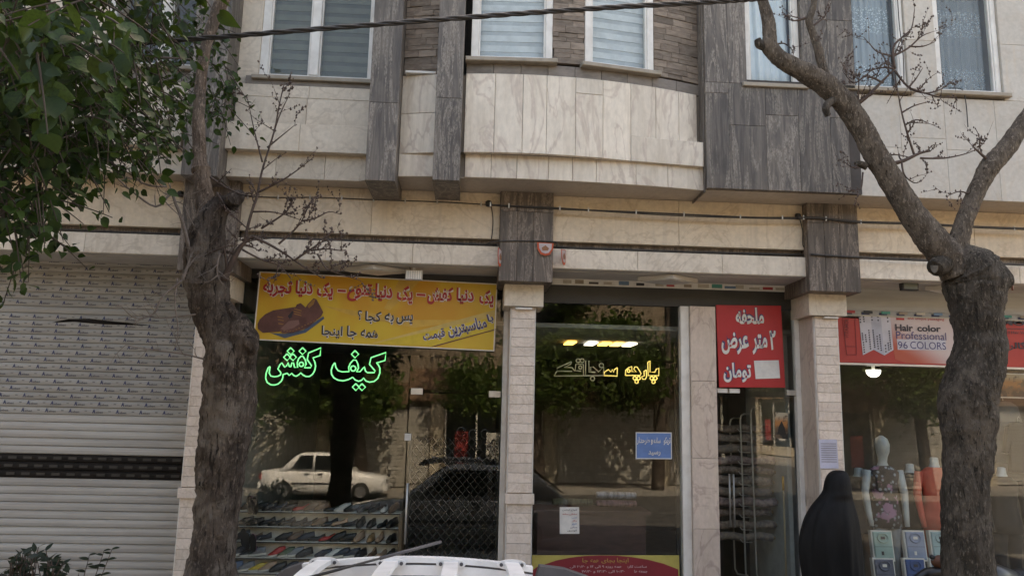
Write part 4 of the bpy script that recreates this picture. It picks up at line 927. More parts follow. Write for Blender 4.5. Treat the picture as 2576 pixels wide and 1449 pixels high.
# things on the counter behind the fabric window: cloth bundles
for i, (px, py, c, lbl) in enumerate(((1550, 1245, (.28, .33, .42), 'folded blue checked cloth on the fabric shop counter'), (1550, 1266, (.30, .16, .17), 'striped red and blue cloth roll below the blue checked cloth'), (1440, 1262, (.12, .12, .07), 'dark olive cloth bundle on the fabric shop counter'))):
    p = at(px, py, 1.3); m = plain('bundle_%d' % i, c, .9, tuple(x*.4 for x in c), 26, stretch=(1, .2, .2)); wv = .24
    v, f = tube([(p.x-wv+wv*2*k/6, 1.3+.01*math.sin(k), p.z) for k in range(7)], [.045, .052, .05, .053, .05, .052, .045], 10); e = obj('cloth_bundle', mesh([Vector(a)-p for a in v], f, m, True), None, None, p, label=lbl, cat='cloth')
    e.scale = (1, 1, .8)
ct = empty('counter', (1.9, 1.3, .16), None, 'low wooden counter inside the fabric shop window', 'counter'); zc = Za(1500, 1278, 1.3)
WOOD = plain('counter_wood', (.10, .05, .045), .5, (.07, .035, .03), 6, stretch=(1, 4, 4)); MB().box(xf0+.1, xf1-.2, 1.05, 1.6, zc-.03, zc).build('top', WOOD, ct); MB().box(xf0+.15, xf1-.25, 1.1, 1.55, .16, zc-.03).build('front', WOOD, ct)

# ------------------------------------------------------------------ clothes shop at the right
cf = empty('clothes_shop_front', (6, YG, .15), B)
xk0 = PX[2]+.14; zb0, zb1 = Za(2250, 915, YG), Za(2250, 797, YG)
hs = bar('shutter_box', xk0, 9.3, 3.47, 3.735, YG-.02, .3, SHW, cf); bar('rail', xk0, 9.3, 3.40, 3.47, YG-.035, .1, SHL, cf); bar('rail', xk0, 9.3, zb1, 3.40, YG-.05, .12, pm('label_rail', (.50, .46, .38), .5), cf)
xx = xk0+.05; k = 0
while xx < 7.2:
    slab('sticker', xx, xx+.1, 3.42, 3.445, YG-.039, .002, PRB, hs, ch=.0005); slab('sticker', xx+.02, xx+.13, zb1+.02, zb1+.055, YG-.054, .002, STC[k % 7], hs, ch=.0005); xx += .21; k += 1
S6 = Sign('clothes_banner', (2108, 799), (2640, 817), (2110, 911), YG-.04, plain('banner_red', (.40, .03, .022), .5, (.36, .025, .02), 3), 'red and white hair colour banner above the clothes shop window', 'banner', (2430, 880, 4.5193), .015, frame=None)
def gradm(name, a, b_):
    m, t, bb = start(name, .5); v = coords(t, (1, 1, 1), rand=False); sp = nn(t, 'ShaderNodeSeparateXYZ'); t.links.new(v, sp.inputs[0]); n = nn(t, 'ShaderNodeMath', operation='ADD'); t.links.new(sp.outputs[0], n.inputs[0]); ml = nn(t, 'ShaderNodeMath', operation='MULTIPLY'); t.links.new(sp.outputs[2], ml.inputs[0]); ml.inputs[1].default_value = 1.6; t.links.new(ml.outputs[0], n.inputs[1])
    setc(t, bb, mx(t, ramp(t, n.outputs[0], -.75, -.15), a, b_)); return m
LAV = pm('print_lavender', (.50, .48, .52), .5); LAVD = pm('print_lavender_shade', (.40, .40, .46), .5); ORR = gradm('print_orange_fade', (.40, .07, .035), (.52, .42, .40)); REDD = pm('print_dark_red', (.20, .01, .012), .5)
S6.poly([(800, 210), (1660, 235), (1720, 330), (1700, 850), (1000, 830), (850, 780), (830, 660)], ORR, 1); S6.poly([(880, 515), (1520, 525), (1520, 665), (885, 655)], LAV, 2)
S6.poly([(390, 205), (545, 215), (572, 655), (428, 725)], LAV, 2); S6.poly([(545, 215), (680, 215), (708, 730), (572, 655)], LAVD, 2); S6.poly([(680, 215), (803, 218), (830, 658), (708, 730)], LAV, 2)
dots = []
for cx0, y0, y1, n_, k in ((405, 215, 290, 3, .0), (452, 220, 280, 3, 0), (428, 440, 520, 4, .1), (470, 460, 545, 4, .1), (515, 400, 640, 9, .05), (570, 400, 620, 9, .05), (620, 480, 640, 6, .06), (655, 460, 660, 8, .06), (780, 410, 640, 9, .05), (725, 600, 680, 3, .05), (762, 570, 655, 4, .05), (440, 560, 685, 5, .05), (560, 215, 260, 2, 0), (640, 220, 265, 2, 0), (766, 230, 280, 2, 0)):
    for i in range(n_): dots.append((cx0+i*2, y0+(y1-y0)*i/max(n_-1, 1)))
mbd = MB()
for x, y in dots:
    q = [S6.uv(x+11*math.cos(a), y+11*math.sin(a)) for a in (0, 1.05, 2.1, 3.14, 4.19, 5.24)]; v, f = poly_prism(q, 0, .001); mbd.add(v, f)
obj('colour_swatches', mesh(mbd.v, mbd.f, INK), None, S6.e, S6.ce+Vector((0, -.0075, 0)), kind='stuff')
for body, bx, m in (('Hair', (862, 318, 1095, 410), INK), ('color', (1150, 330, 1462, 418), INK), ('Professional', (870, 420, 1528, 522), NAVY), ('96', (890, 548, 1015, 640), NAVY), ('COLORS', (1050, 552, 1518, 650), NAVY), ('and unique packaging', (1030, 225, 1510, 272), RED), ('MO', (2290, 262, 2580, 335), INK), ('and Hair Vei', (2290, 408, 2590, 448), INK)): S6.text(body, bx, m, 3, .03 if body in ('Hair', 'color', 'MO') else .0, fa=False)
t_ = S6.text('VITAMOL', (225-130, 370-28, 225+130, 370+28), REDD, 3, .02, R(88), fa=False)
t_.location = Vector(t_.location)+Vector((.0, 0, .0))
for a in ([(170, 215), (178, 215), (225, 720), (217, 720)], [(217, 715), (345, 715), (345, 724), (217, 724)], [(335, 215), (343, 215), (352, 720), (344, 720)], [(207, 605), (345, 610), (345, 618), (207, 613)]): S6.poly(a, REDD, 2, 'printed_line')
S6.poly([(880, 232), (985, 235), (985, 262), (880, 260)], RED, 3); S6.poly([(2285, 372), (2600, 378), (2600, 386), (2285, 380)], INK, 3, 'printed_line'); S6.text('گالری', (2230, 545, 2590, 670), INK, 3, .03); S6.done()
bar('sign_rail', xk0, 9.3, zb0-.03, zb0-.005, YG-.05, .06, ALU, cf)
pane('window_pane', xk0+.02, 5.75, .2, zb0-.03, YG, cf); pane('window_pane', 5.76, 9.2, .2, zb0-.03, YG, cf, -.5)
bar('jamb', xk0-.01, xk0+.03, .15, zb0-.03, YG-.03, .08, ALU, cf); bar('base_rail', xk0, 9.2, .15, .22, YG-.03, .08, DKMET, cf); bar('post', 5.74, 5.77, .2, zb0-.03, YG-.02, .06, ALU, cf)
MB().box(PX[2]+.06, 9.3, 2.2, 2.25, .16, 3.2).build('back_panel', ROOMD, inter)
# globe lamp
p = at(2197, 933, .9); gl = empty('globe_lamp', p, None, 'lit round white lamp under the hair colour banner', 'lamp')
GLO = emit('lamp_glow', (.86, .93, 1), .7)
lofto('globe', [(p.x, .9, p.z-.075+.02*0, .001, .001)]+[(p.x, .9, p.z+.08*math.sin(a), .085*math.cos(a), .085*math.cos(a)) for a in (-1.2, -.8, -.4, 0, .15)], GLO, gl, 16, loc=p)
MB().tube([p+Vector((0, 0, .012)), (p.x, .9, 3.2)], .02, 8).build('stem', WHITEF, gl, p)
# paper notice on the right pillar and one under the middle capital
S7 = Sign('paper_notice', (2061, 1105), (2107, 1105), (2062, 1178), .025, pm('paper_lilac', (.50, .50, .62), .8), 'pale lilac printed page taped to the tiled pillar above the woman', 'notice', (2200, 1050, 2.275), .002)
for i in range(9): S7.poly([(468, 565+i*15), (570, 566+i*15), (570, 570+i*15), (468, 569+i*15)], PRG, 1, 'printed_line')
S7.done()
slab('white_strip', Xa(1296, 775, .0), Xa(1339, 775, .0), 3.30, 3.325, -.02, .05, WHITEF, None, label='thin white strip lamp under the capital of the middle pillar', cat='strip lamp'); slab('white_strip', Xa(2072, 796, .0), Xa(2108, 796, .0), 3.305, 3.325, -.02, .05, WHITEF, None, label='thin white strip lamp under the capital of the right pillar', cat='strip lamp')
# mannequins
SKIN = pm('mannequin_white', (.42, .46, .47), .35); TAN = pm('mannequin_tan', (.33, .21, .13), .4)
def flor():
    m, t, b = start('floral_cloth', .8); v = coords(t, (1, 1, 1), rand=False); vo = nn(t, 'ShaderNodeTexVoronoi'); vo.inputs['Scale'].default_value = 16; t.links.new(v, vo.inputs['Vector']); n = noi(t, v, 5, 3)
    col = mx(t, ramp(t, vo.outputs[0], .34, .2), (.02, .018, .022), (.22, .27, .32)); col = mx(t, ramp(t, n, .56, .62), col, (.30, .16, .26)); setc(t, b, col); return m
FLOR = flor(); GREYP = pm('grey_trousers', (.25, .27, .29), .9); BLK = pm('black_cloth', (.012, .012, .014), .9); ORGC = pm('coral_cloth', (.55, .09, .06), .85); DGREY = pm('dark_grey_trousers', (.07, .085, .095), .9)
def mannequin(px, ztop, y, top, legs, label, head=True, sk=SKIN, topname='top', s=1.0):
    x = Xa(px, 1200, y); zf = .18
    e = empty('mannequin', (x, y, zf), None, label, 'mannequin', 'mannequins in the clothes shop window')
    H = ztop-zf; zz = lambda t: zf+H*t
    hd = [(x, y, zz(.80), .075*s, .06*s), (x, y, zz(.835), .05*s, .05*s), (x, y-.005, zz(.865), .052*s, .06*s), (x, y-.015, zz(.90), .07*s, .085*s), (x, y-.01, zz(.945), .078*s, .098*s), (x, y, zz(.98), .062*s, .08*s), (x, y, zz(1), .015, .02)]
    if not head: hd = hd[:2]+[(x, y, zz(.87), .046, .046), (x, y, zz(.875), .03, .03)]
    lofto('body', [(x, y, zz(.47), .14*s, .1*s), (x, y, zz(.52), .165*s, .115*s), (x, y, zz(.62), .12*s, .09*s), (x, y, zz(.70), .15*s, .105*s), (x, y, zz(.78), .17*s, .08*s)]+hd, sk, e, 18, loc=(x, y, zf))
    lofto(topname, [(x, y, zz(.44), .185*s, .13*s), (x, y, zz(.52), .178*s, .13*s), (x, y, zz(.62), .14*s, .108*s), (x, y, zz(.70), .165*s, .12*s), (x, y, zz(.775), .19*s, .095*s), (x, y, zz(.81), .10*s, .075*s), (x, y, zz(.815), .06*s, .055*s)], top, e, 22, lambda i, t: 1+.025*math.sin(9*t+i*.7), loc=(x, y, zf))
    for sd_ in (-1, 1):
        lofto('trouser_leg', [(x+sd_*.085, y, zz(.02), .045, .05), (x+sd_*.09, y, zz(.14), .052, .06), (x+sd_*.09, y, zz(.27), .062, .068), (x+sd_*.085, y, zz(.40), .085*s, .09), (x+sd_*.075, y, zz(.49), .09*s, .1)], legs, e, 14, loc=(x, y, zf))
        MB().tube([(x+sd_*.19*s, y, zz(.785)), (x+sd_*.235*s, y-.01, zz(.65)), (x+sd_*.22*s, y-.05, zz(.52)), (x+sd_*.21*s, y-.08, zz(.45))], [.05, .043, .034, .026], 10).build('arm', top if not head else sk, e, (x, y, zf), True)
    return e
mannequin(2222, Za(2215, 1095, .75), .75, FLOR, GREYP, 'pale mannequin with bald head in a dark flowered top and grey trousers')
mannequin(2290, Za(2290, 1120, 1.05), 1.05, BLK, DGREY, 'dark dressed headless mannequin with dark grey trousers behind the shirt boxes', False)
mannequin(2352, Za(2350, 1100, .75), .75, ORGC, ORGC, 'headless mannequin in a bright coral outfit beside the tree trunk', False)
mannequin(2160, Za(2150, 1130, .85), .85, BLK, TAN, 'headless mannequin with tan legs behind the woman in black', False)
mannequin(2520, Za(2520, 1128, .8), .8, BLK, BLK, 'headless mannequin in black right of the tree trunk', False)
# boxed shirts
for i, (px, py, c, nm) in enumerate(((2221, 1372, (.33, .46, .42), 'mint green'), (2303, 1372, (.26, .32, .46), 'light blue'), (2368, 1372, (.27, .42, .45), 'turquoise'), (2226, 1442, (.12, .13, .18), 'slate grey'), (2304, 1442, (.05, .10, .26), 'deep blue'), (2370, 1442, (.30, .40, .44), 'pale teal'))):
    y = .62-(.06 if py > 1400 else 0); p = at(px, py, y); e = empty('shirt_box', p, None, f'{nm} folded shirt in a clear topped box, {"upper" if py < 1400 else "lower"} row of the clothes window', 'shirt box', 'boxed shirts in the clothes shop window')
    cm = pm('shirt_%d' % i, c, .8); obj('tray', boxmesh(.25, .06, .335, WHITEF, .004), None, e, p); obj('shirt', boxmesh(.215, .02, .30, cm, .012), None, e, p+Vector((0, -.018, 0)))
    v, f = tube([p+Vector((.062*math.cos(a), -.022, .085+.05*math.sin(a))) for a in [k*math.pi/6 for k in range(13)]], .011, 6, False); obj('collar', mesh([Vector(a)-p for a in v], f, cm, True), None, e, p)
    obj('label_card', boxmesh(.05, .002, .03, INK if i % 2 == 0 else WOUT, .001), None, e, p+Vector((0, -.021, .085))); obj('fold', boxmesh(.2, .002, .004, INK, .001), None, e, p+Vector((0, -.0195, -.01)))
    obj('label_card', boxmesh(.028, .002, .04, INK if i % 2 == 0 else WOUT, .001), None, e, p+Vector((-.02, -.021, -.08)))
    e.rotation_euler = (R(-8), 0, 0)
# garments and picture right of the trunk
p = at(2546, 970, .8); e = empty('framed_picture', p, None, 'framed picture of a mountain hut at the upper edge of the clothes window', 'picture'); obj('frame', boxmesh(.36, .02, .30, WOUT, .003), None, e, p); obj('sheet', boxmesh(.33, .002, .27, paint_poster('picture_paint'), .001), None, e, p+Vector((0, -.003, 0)))
def garment(px, py, y, w_, h_, mat, label):
    p = at(px, py, y); e = empty('garment', p, None, label, 'garment', 'clothes hanging at the right end'); hw = w_/2
    q = [(-hw*.45, 0), (hw*.45, 0), (hw, -.06), (hw*1.35, -.36), (hw*1.1, -.38), (hw*.8, -.2), (hw, -h_), (-hw, -h_), (-hw*.8, -.2), (-hw*1.1, -.38), (-hw*1.35, -.36), (-hw, -.06)]
    v, f = poly_prism(q, -.03, .03); o = obj('cloth', mesh(v, f, mat), None, e, p); MB().tube([p+Vector((0, 0, 0)), p+Vector((0, 0, .05)), p+Vector((.02, 0, .07)), p+Vector((.03, 0, .05))], .004, 5).build('hook', ALU, e, p)
    MB().tube([p+Vector((-hw*.9, 0, -.04)), p+Vector((0, 0, .01)), p+Vector((hw*.9, 0, -.04))], .006, 5).build('hanger', DKMET, e, p); return e
garment(2560, 1062, 1.0, .3, .6, BLK, 'black blouse on a hanger at the right edge of the clothes window'); garment(2523, 1010, 1.15, .34, .75, pm('grey_cloth', (.20, .19, .18), .9), 'grey cloth garment hanging beside the tree trunk')
# ------------------------------------------------------------------ fixtures and cables on the front
def diamond(px, py, label):
    p = at(px, py, .12); r = .34; z = ZL-.016
    e = empty('ceiling_lamp', (p.x, .12, z), None, label, 'ceiling lamp', 'diamond lamps under the beam')
    v = [(r, 0, 0), (0, r*.62, 0), (-r, 0, 0), (0, -r*.62, 0), (r, 0, -.045), (0, r*.62, -.045), (-r, 0, -.045), (0, -r*.62, -.045)]
    obj('housing', fixnormals(mesh(v, [(0, 1, 2, 3), (7, 6, 5, 4), (0, 4, 5, 1), (1, 5, 6, 2), (2, 6, 7, 3), (3, 7, 4, 0)], PLASTER)), None, e, (p.x, .12, z))
    v2 = [(a*.85, b*.85, -.05) for a, b, c in v[:4]]+[(a*.85, b*.85, -.04) for a, b, c in v[:4]]; obj('diffuser', fixnormals(mesh(v2, [(0, 1, 2, 3), (7, 6, 5, 4), (0, 4, 5, 1), (1, 5, 6, 2), (2, 6, 7, 3), (3, 7, 4, 0)], WHITEF)), None, e, (p.x, .12, z))
diamond(945, 680, 'flat diamond shaped lamp under the beam above the yellow banner'); diamond(1680, 703, 'flat diamond shaped lamp under the beam above the fabric shop window'); diamond(2400, 728, 'flat diamond shaped lamp under the beam behind the pruned tree')
p = at(1041, 691, .0); fl = empty('floodlight', p, None, 'grey square floodlight hanging over the yellow banner', 'floodlight'); obj('housing', boxmesh(.185, .05, .115, ALU, .01), None, fl, p)
for i in range(7): obj('lens_rib', boxmesh(.012, .006, .095, WHITEF, .002), None, fl, p+Vector((-.075+i*.025, -.005, 0)))
MB().tube([p+Vector((-.04, .02, .05)), p+Vector((-.05, .02, .1)), p+Vector((-.03, .03, ZL-p.z))], .005, 5).build('wire', BLACK, fl, p); MB().box(p.x-.02, p.x+.02, .02, .05, p.z+.05, ZL-.012).build('arm', ALU, fl, p)
p = at(2291, 719, -.02); fl = empty('floodlight', p, None, 'black floodlight under the beam left of the pruned tree', 'floodlight'); h_ = obj('housing', boxmesh(.19, .06, .10, DKMET, .01), None, fl, p); obj('lens', boxmesh(.155, .004, .07, pm('lens_glass', (.12, .13, .12), .15), .002), None, fl, p+Vector((0, -.004, -.004)))
for s in (-1, 1): MB().box(p.x+s*.1-.004, p.x+s*.1+.004, 0, .03, p.z-.02, ZL-.012).build('bracket', DKMET, fl, p)
def wire(name, pts, rad, mat, label, cat='cable', Y=-.135, group=None, clips=0, smooth_=True):
    q = [at(a, b, Y) for a, b in pts]; q, r_ = smoothpath(q, [rad]*len(q), 5)
    v, f = tube(q, r_, 6); e = empty(name, q[0], None, label, cat, group); obj('sheath', mesh([Vector(a)-q[0] for a in v], f, mat, True), None, e, q[0])
    if clips:
        L = len(q)
        for i in range(clips):
            c = q[int((i+.5)*L/clips)]; obj('clip', boxmesh(.014, .012, .05, ALU, .002), None, e, c+Vector((0, -.012, 0)))
    return e
wire('wall_cable', [(612, 494), (700, 497), (800, 497), (900, 501), (1000, 505), (1100, 508), (1228, 515)], .006, CABLE, 'thin black cable along the beam above the yellow banner', clips=8)
wire('wall_cable', [(1228, 514), (1260, 517), (1388, 523), (1480, 529), (1600, 534), (1750, 541), (1888, 547), (2005, 548)], .010, CABLE, 'black clipped cable along the beam between middle and right brackets', Y=-.24, clips=8)
wire('wall_cable', [(1232, 517), (1388, 526), (1500, 531), (1700, 543), (1888, 549), (2003, 551)], .006, CABLE, 'second thin cable just below the clipped one over the fabric shop', Y=-.235)
wire('wall_cable', [(2005, 548), (2060, 549), (2165, 559), (2300, 563), (2450, 571), (2600, 577)], .015, CABLE, 'thick black cable bundle along the beam behind the pruned tree', Y=-.245, clips=6)
wire('wall_cable', [(1236, 520), (1240, 548), (1239, 580), (1236, 602)], .005, CABLE, 'short vertical wire beside the middle bracket'); wire('wall_cable', [(2012, 552), (2019, 580), (2019, 612), (2022, 622)], .005, CABLE, 'short vertical wire beside the right bracket')
wire('channel_cable', [(660, 599), (900, 606), (1250, 616)], .011, CABLE, 'dark cable lying in the groove above the yellow banner', Y=-.075); wire('channel_cable', [(1390, 622), (1700, 633), (2040, 642)], .011, CABLE, 'dark cable lying in the groove above the fabric shop', Y=-.075)
wire('channel_cable', [(2040, 640), (2165, 648), (2330, 655), (2600, 668)], .012, CABLE, 'dark cable crossing the right bracket and the groove behind the tree', Y=-.24); wire('channel_cable', [(1222, 615), (1255, 607), (1388, 608), (1400, 620)], .007, CABLE, 'thin wire crossing the middle bracket', Y=-.235); wire('channel_cable', [(60, 570), (200, 580), (470, 590)], .010, CABLE, 'dark cable lying in the groove above the closed shutter', Y=-.075)
for px, py, lb_ in ((1229, 513, 'black junction box beside the middle bracket'), (2006, 545, 'black junction box beside the right bracket'), (455, 489, 'black junction box left of the trunk above the shutter')):
    p = at(px, py, -.14); e = empty('junction_box', p, None, lb_, 'junction box', 'junction boxes on the beam'); lofto('body', [(p.x, -.15, p.z-.03, .026, .025), (p.x, -.15, p.z-.01, .034, .03), (p.x, -.15, p.z+.02, .034, .03), (p.x, -.15, p.z+.032, .02, .02)], BLACK, e, 10, loc=p); obj('cap', boxmesh(.03, .01, .03, BLACK, .003), None, e, p+Vector((0, -.045, 0)))
for py in (544, 575): pass
# thick twisted cable high over the street
q = [at(a, b, Y) for a, b, Y in ((-250, 165, -3.5), (200, 122, -3.55), (500, 98, -3.6), (850, 70, -3.65), (1200, 43, -3.7), (1500, 22, -3.75), (1800, 5, -3.8), (1980, -8, -3.82), (2400, -45, -3.9), (3000, -110, -4))]; q, _ = smoothpath(q, [1]*len(q), 24)
e = empty('overhead_cable', q[0], None, 'thick black twisted power cable strung high across the whole front', 'cable')
for s in range(3):
    pts = [a+Vector((0, .0085*math.cos(i*.55+s*2.09), .0085*math.sin(i*.55+s*2.09))) for i, a in enumerate(q)]; v, f = tube(pts, .009, 6); obj('strand', mesh([Vector(a)-q[0] for a in v], f, CABLE, True), None, e, q[0])
wire('hanging_wire', [(2388, 222), (2420, 226), (2430, 260), (2435, 320)], .006, CABLE, 'short black wire end hanging below the last upper window', Y=YR-.03)
wire('hanging_wire', [(2256, -40), (2262, 60), (2272, 140), (2274, 210)], .006, CABLE, 'black wire hanging down beside the lace curtain window', Y=YR-.04)
# pennants left on the wire
PEN = pm('pennant_orange', (.55, .09, .035), .7); PENW = pm('pennant_pale', (.50, .42, .42), .7); PENR = pm('pennant_rose', (.42, .16, .15), .7); PENB = pm('pennant_brown', (.28, .12, .06), .7)
def pennant(px, py, sx, sz, yaw, label, tilt=0):
    p = at(px, py, -.25); e = empty('pennant', p, None, label, 'pennant', 'leftover pennants at the middle bracket')
    def shp(k, d):
        pts = [(-sx*k, 0), (sx*k, 0), (sx*k*.95, -sz*.5*k), (sx*k*.55, -sz*.9*k), (0, -sz*k), (-sx*k*.55, -sz*.9*k), (-sx*k*.95, -sz*.5*k)]; return poly_prism(pts, d, d+.003)
    obj('border', mesh(*shp(1, 0), PEN), None, e, p); obj('field', mesh(*shp(.78, -.003), PENW), None, e, p+Vector((0, 0, -.008))); v, f = poly_prism([(-sx*.45, -sz*.4), (0, -sz*.2), (sx*.45, -sz*.42), (sx*.3, -sz*.6), (-sx*.35, -sz*.62)], -.006, -.004); obj('emblem', mesh(v, f, PENB), None, e, p); e.rotation_euler = (0, tilt, yaw); return e
pennant(1372, 611, .09, .14, R(8), 'small orange edged pennant hanging on the right edge of the middle bracket'); pennant(1259, 628, .075, .19, R(70), 'twisted rose and white pennant at the left edge of the middle bracket', R(6)); pennant(1418, 628, .085, .17, R(66), 'folded faded red pennant on the beam just right of the middle bracket', R(-8))

# ------------------------------------------------------------------ trees
BARK1 = barkmat('bark_brown', (.060, .045, .036), (.125, .098, .08), (.21, .178, .152), .8, 1.0); BARKL = barkmat('limb_bark', (.125, .088, .064), (.18, .135, .105), (.10, .08, .066), 1.3, .6)
BARK2 = barkmat('bark_grey', (.065, .054, .043), (.125, .104, .084), (.17, .14, .112), 1.1, 1.0); BARK2L = barkmat('grey_limb_bark', (.095, .076, .060), (.165, .134, .106), (.13, .105, .083), 1.4, .7)
TWIGD = plain('twig_dark', (.05, .036, .027), .8); TWIG = plain('twig_bark', (.095, .065, .052), .8, (.06, .04, .033), 14); TWIGL = plain('twig_pale', (.19, .155, .135), .8, (.12, .095, .08), 14); CUT = plain('cut_wood', (.085, .073, .06), .8, (.2, .17, .14), 12); CUTR = pm('cut_wood_red', (.24, .085, .05), .8)
def warpf(amp, sc_, fine=0):
    def w_(p, d, i):
        q = p+d*.12; v_ = 1+amp*noise.noise(q*sc_)+amp*.5*noise.noise(q*sc_*2.7)
        if fine: v_ += fine*(abs(noise.noise(Vector((q.x*34, q.y*34, q.z*9))))+.6*abs(noise.noise(Vector((q.x*75, q.y*75, q.z*26)))))
        return v_
    return w_
def limb(name, prof, Y, mat, par, base, n=18, amp=.10, sub=5, dy=0, nsc=5, fine=.09):
    if fine: n = int(n*2.6); sub = int(sub*3.2)
    q = []; r_ = []
    for k, pr in enumerate(prof):
        cx, cy, hw = pr[:3]; yy = Y+(pr[3] if len(pr) > 3 else 0); q.append(at(cx, cy, yy)); r_.append(hw/FPX*(yy-CAM.y)*1.02)
    q, r_ = smoothpath(q, r_, sub); v, f = tube(q, [a_*(1-fine*.5) for a_ in r_], n, True, warpf(amp, nsc, fine)); return obj(name, mesh([Vector(a)-base for a in v], f, mat, True), None, par, base)
def at3(t, Y): return at(t[0], t[1], Y+(t[2] if len(t) > 2 else 0))
def twigset(name, paths, Y, par, base, mat, buds=True, side=.6, r0=.011, seed=1):
    """one part: the bare twigs of a tree; paths are (thickness px, [(x, y, dy)...])"""
    rg = random.Random(seed); mb = MB(); bd = MB()
    def grow(q, ra, lev):
        q2, rr = smoothpath(q, [ra*(1-.72*i/(len(q)-1)) for i in range(len(q))], 4); mb.tube(q2, rr, 5)
        L = len(q2)
        if lev < 2:
            for i in range(2, L, 2 if lev == 0 else 3):
                if rg.random() < side:
                    d = (q2[i]-q2[i-1]).normalized(); s = Vector((rg.uniform(-1, 1), rg.uniform(-.7, .7), rg.uniform(-.6, 1))).normalized(); dd = (d*.75+s*.8).normalized(); ln = rg.uniform(.05, .2)*(1.3-.4*lev)
                    pts = [q2[i]]
                    for k in range(3): dd = (dd+Vector((rg.uniform(-.3, .3), rg.uniform(-.3, .3), rg.uniform(-.2, .35)))).normalized(); pts.append(pts[-1]+dd*ln/3)
                    grow(pts, max(rr[i]*.6, .0022), lev+1)
        if buds:
            for i in range(1, L):
                if rg.random() < .4:
                    c = q2[i]+Vector((rg.uniform(-.01, .01), rg.uniform(-.01, .01), rg.uniform(-.005, .012))); s = rg.uniform(.005, .010)
                    bd.add([c+Vector(v)*s for v in ((1, 0, 0), (-1, 0, 0), (0, 1, 0), (0, -1, 0), (0, 0, 1.6), (0, 0, -1))], [(0, 2, 4), (2, 1, 4), (1, 3, 4), (3, 0, 4), (2, 0, 5), (1, 2, 5), (3, 1, 5), (0, 3, 5)])
    for th, pth in paths: grow([at3(t, Y) for t in pth], th*.5/FPX*(Y-CAM.y), 0)
    o = mb.build(name, mat, par, base, True, kind='stuff')
    if buds and bd.v: bd.build('buds', TWIG, par, base, kind='stuff')
    return o
YT = -2.3
b1 = Vector((at(530, 1449, YT).x, YT, .13))
t1 = empty('pruned_tree', b1, None, 'rough brown pruned street tree with bare twigs between shutter and shoe shop', 'tree')
low = at(528, 1449, YT); k1 = FPX/(YT-CAM.y)
ybase = 1449+(low.z-.1)*k1
limb('trunk', [(520, ybase+6, 82), (524, ybase-60, 68), (530, 1449, 59), (535, 1397, 53), (546, 1292, 49), (556, 1153, 56), (574, 1049, 61), (580, 944, 63), (578, 891, 60), (556, 830, 50), (532, 785, 44), (522, 714, 54), (516, 660, 52), (520, 600, 46), (530, 560, 36), (545, 530, 30), (570, 505, 22), (575, 495, 10)], YT, BARK1, t1, b1, 30, .13, 7, nsc=7)
limb('limb', [(520, 590, 34, .02), (520, 530, 25, .04), (512, 480, 21, .05), (508, 440, 20, .05), (505, 425, 24, .05), (503, 400, 17, .05), (500, 300, 15, .08), (506, 200, 14, .1), (518, 120, 13, .12), (540, 50, 15, .15), (560, 0, 17, .16), (580, -60, 16, .2), (600, -220, 14, .3)], YT, BARKL, t1, b1, 14, .10, 6, nsc=9)
limb('burl', [(590, 990, 14, -.05), (600, 920, 34, -.06), (612, 870, 38, -.07), (604, 825, 30, -.05), (580, 785, 17, -.03), (570, 760, 8)], YT, BARK1, t1, b1, 18, .22, 5, nsc=9)
limb('burl', [(622, 850, 14, -.14), (632, 866, 17, -.16), (637, 880, 12, -.16), (634, 891, 5, -.14)], YT, BARK1, t1, b1, 14, .2, 4, nsc=14)
limb('stub', [(575, 520, 20, -.02), (600, 495, 17, -.02), (618, 478, 10, -.02)][:2]+[(584, 505, 19, -.1), (590, 500, 15, -.14)], YT, BARK1, t1, b1, 10, .15, 3)
c2p = lambda x, y, d=0: ((500+x/4.14)*.85867, (500+y/4.14)*.85867, d)
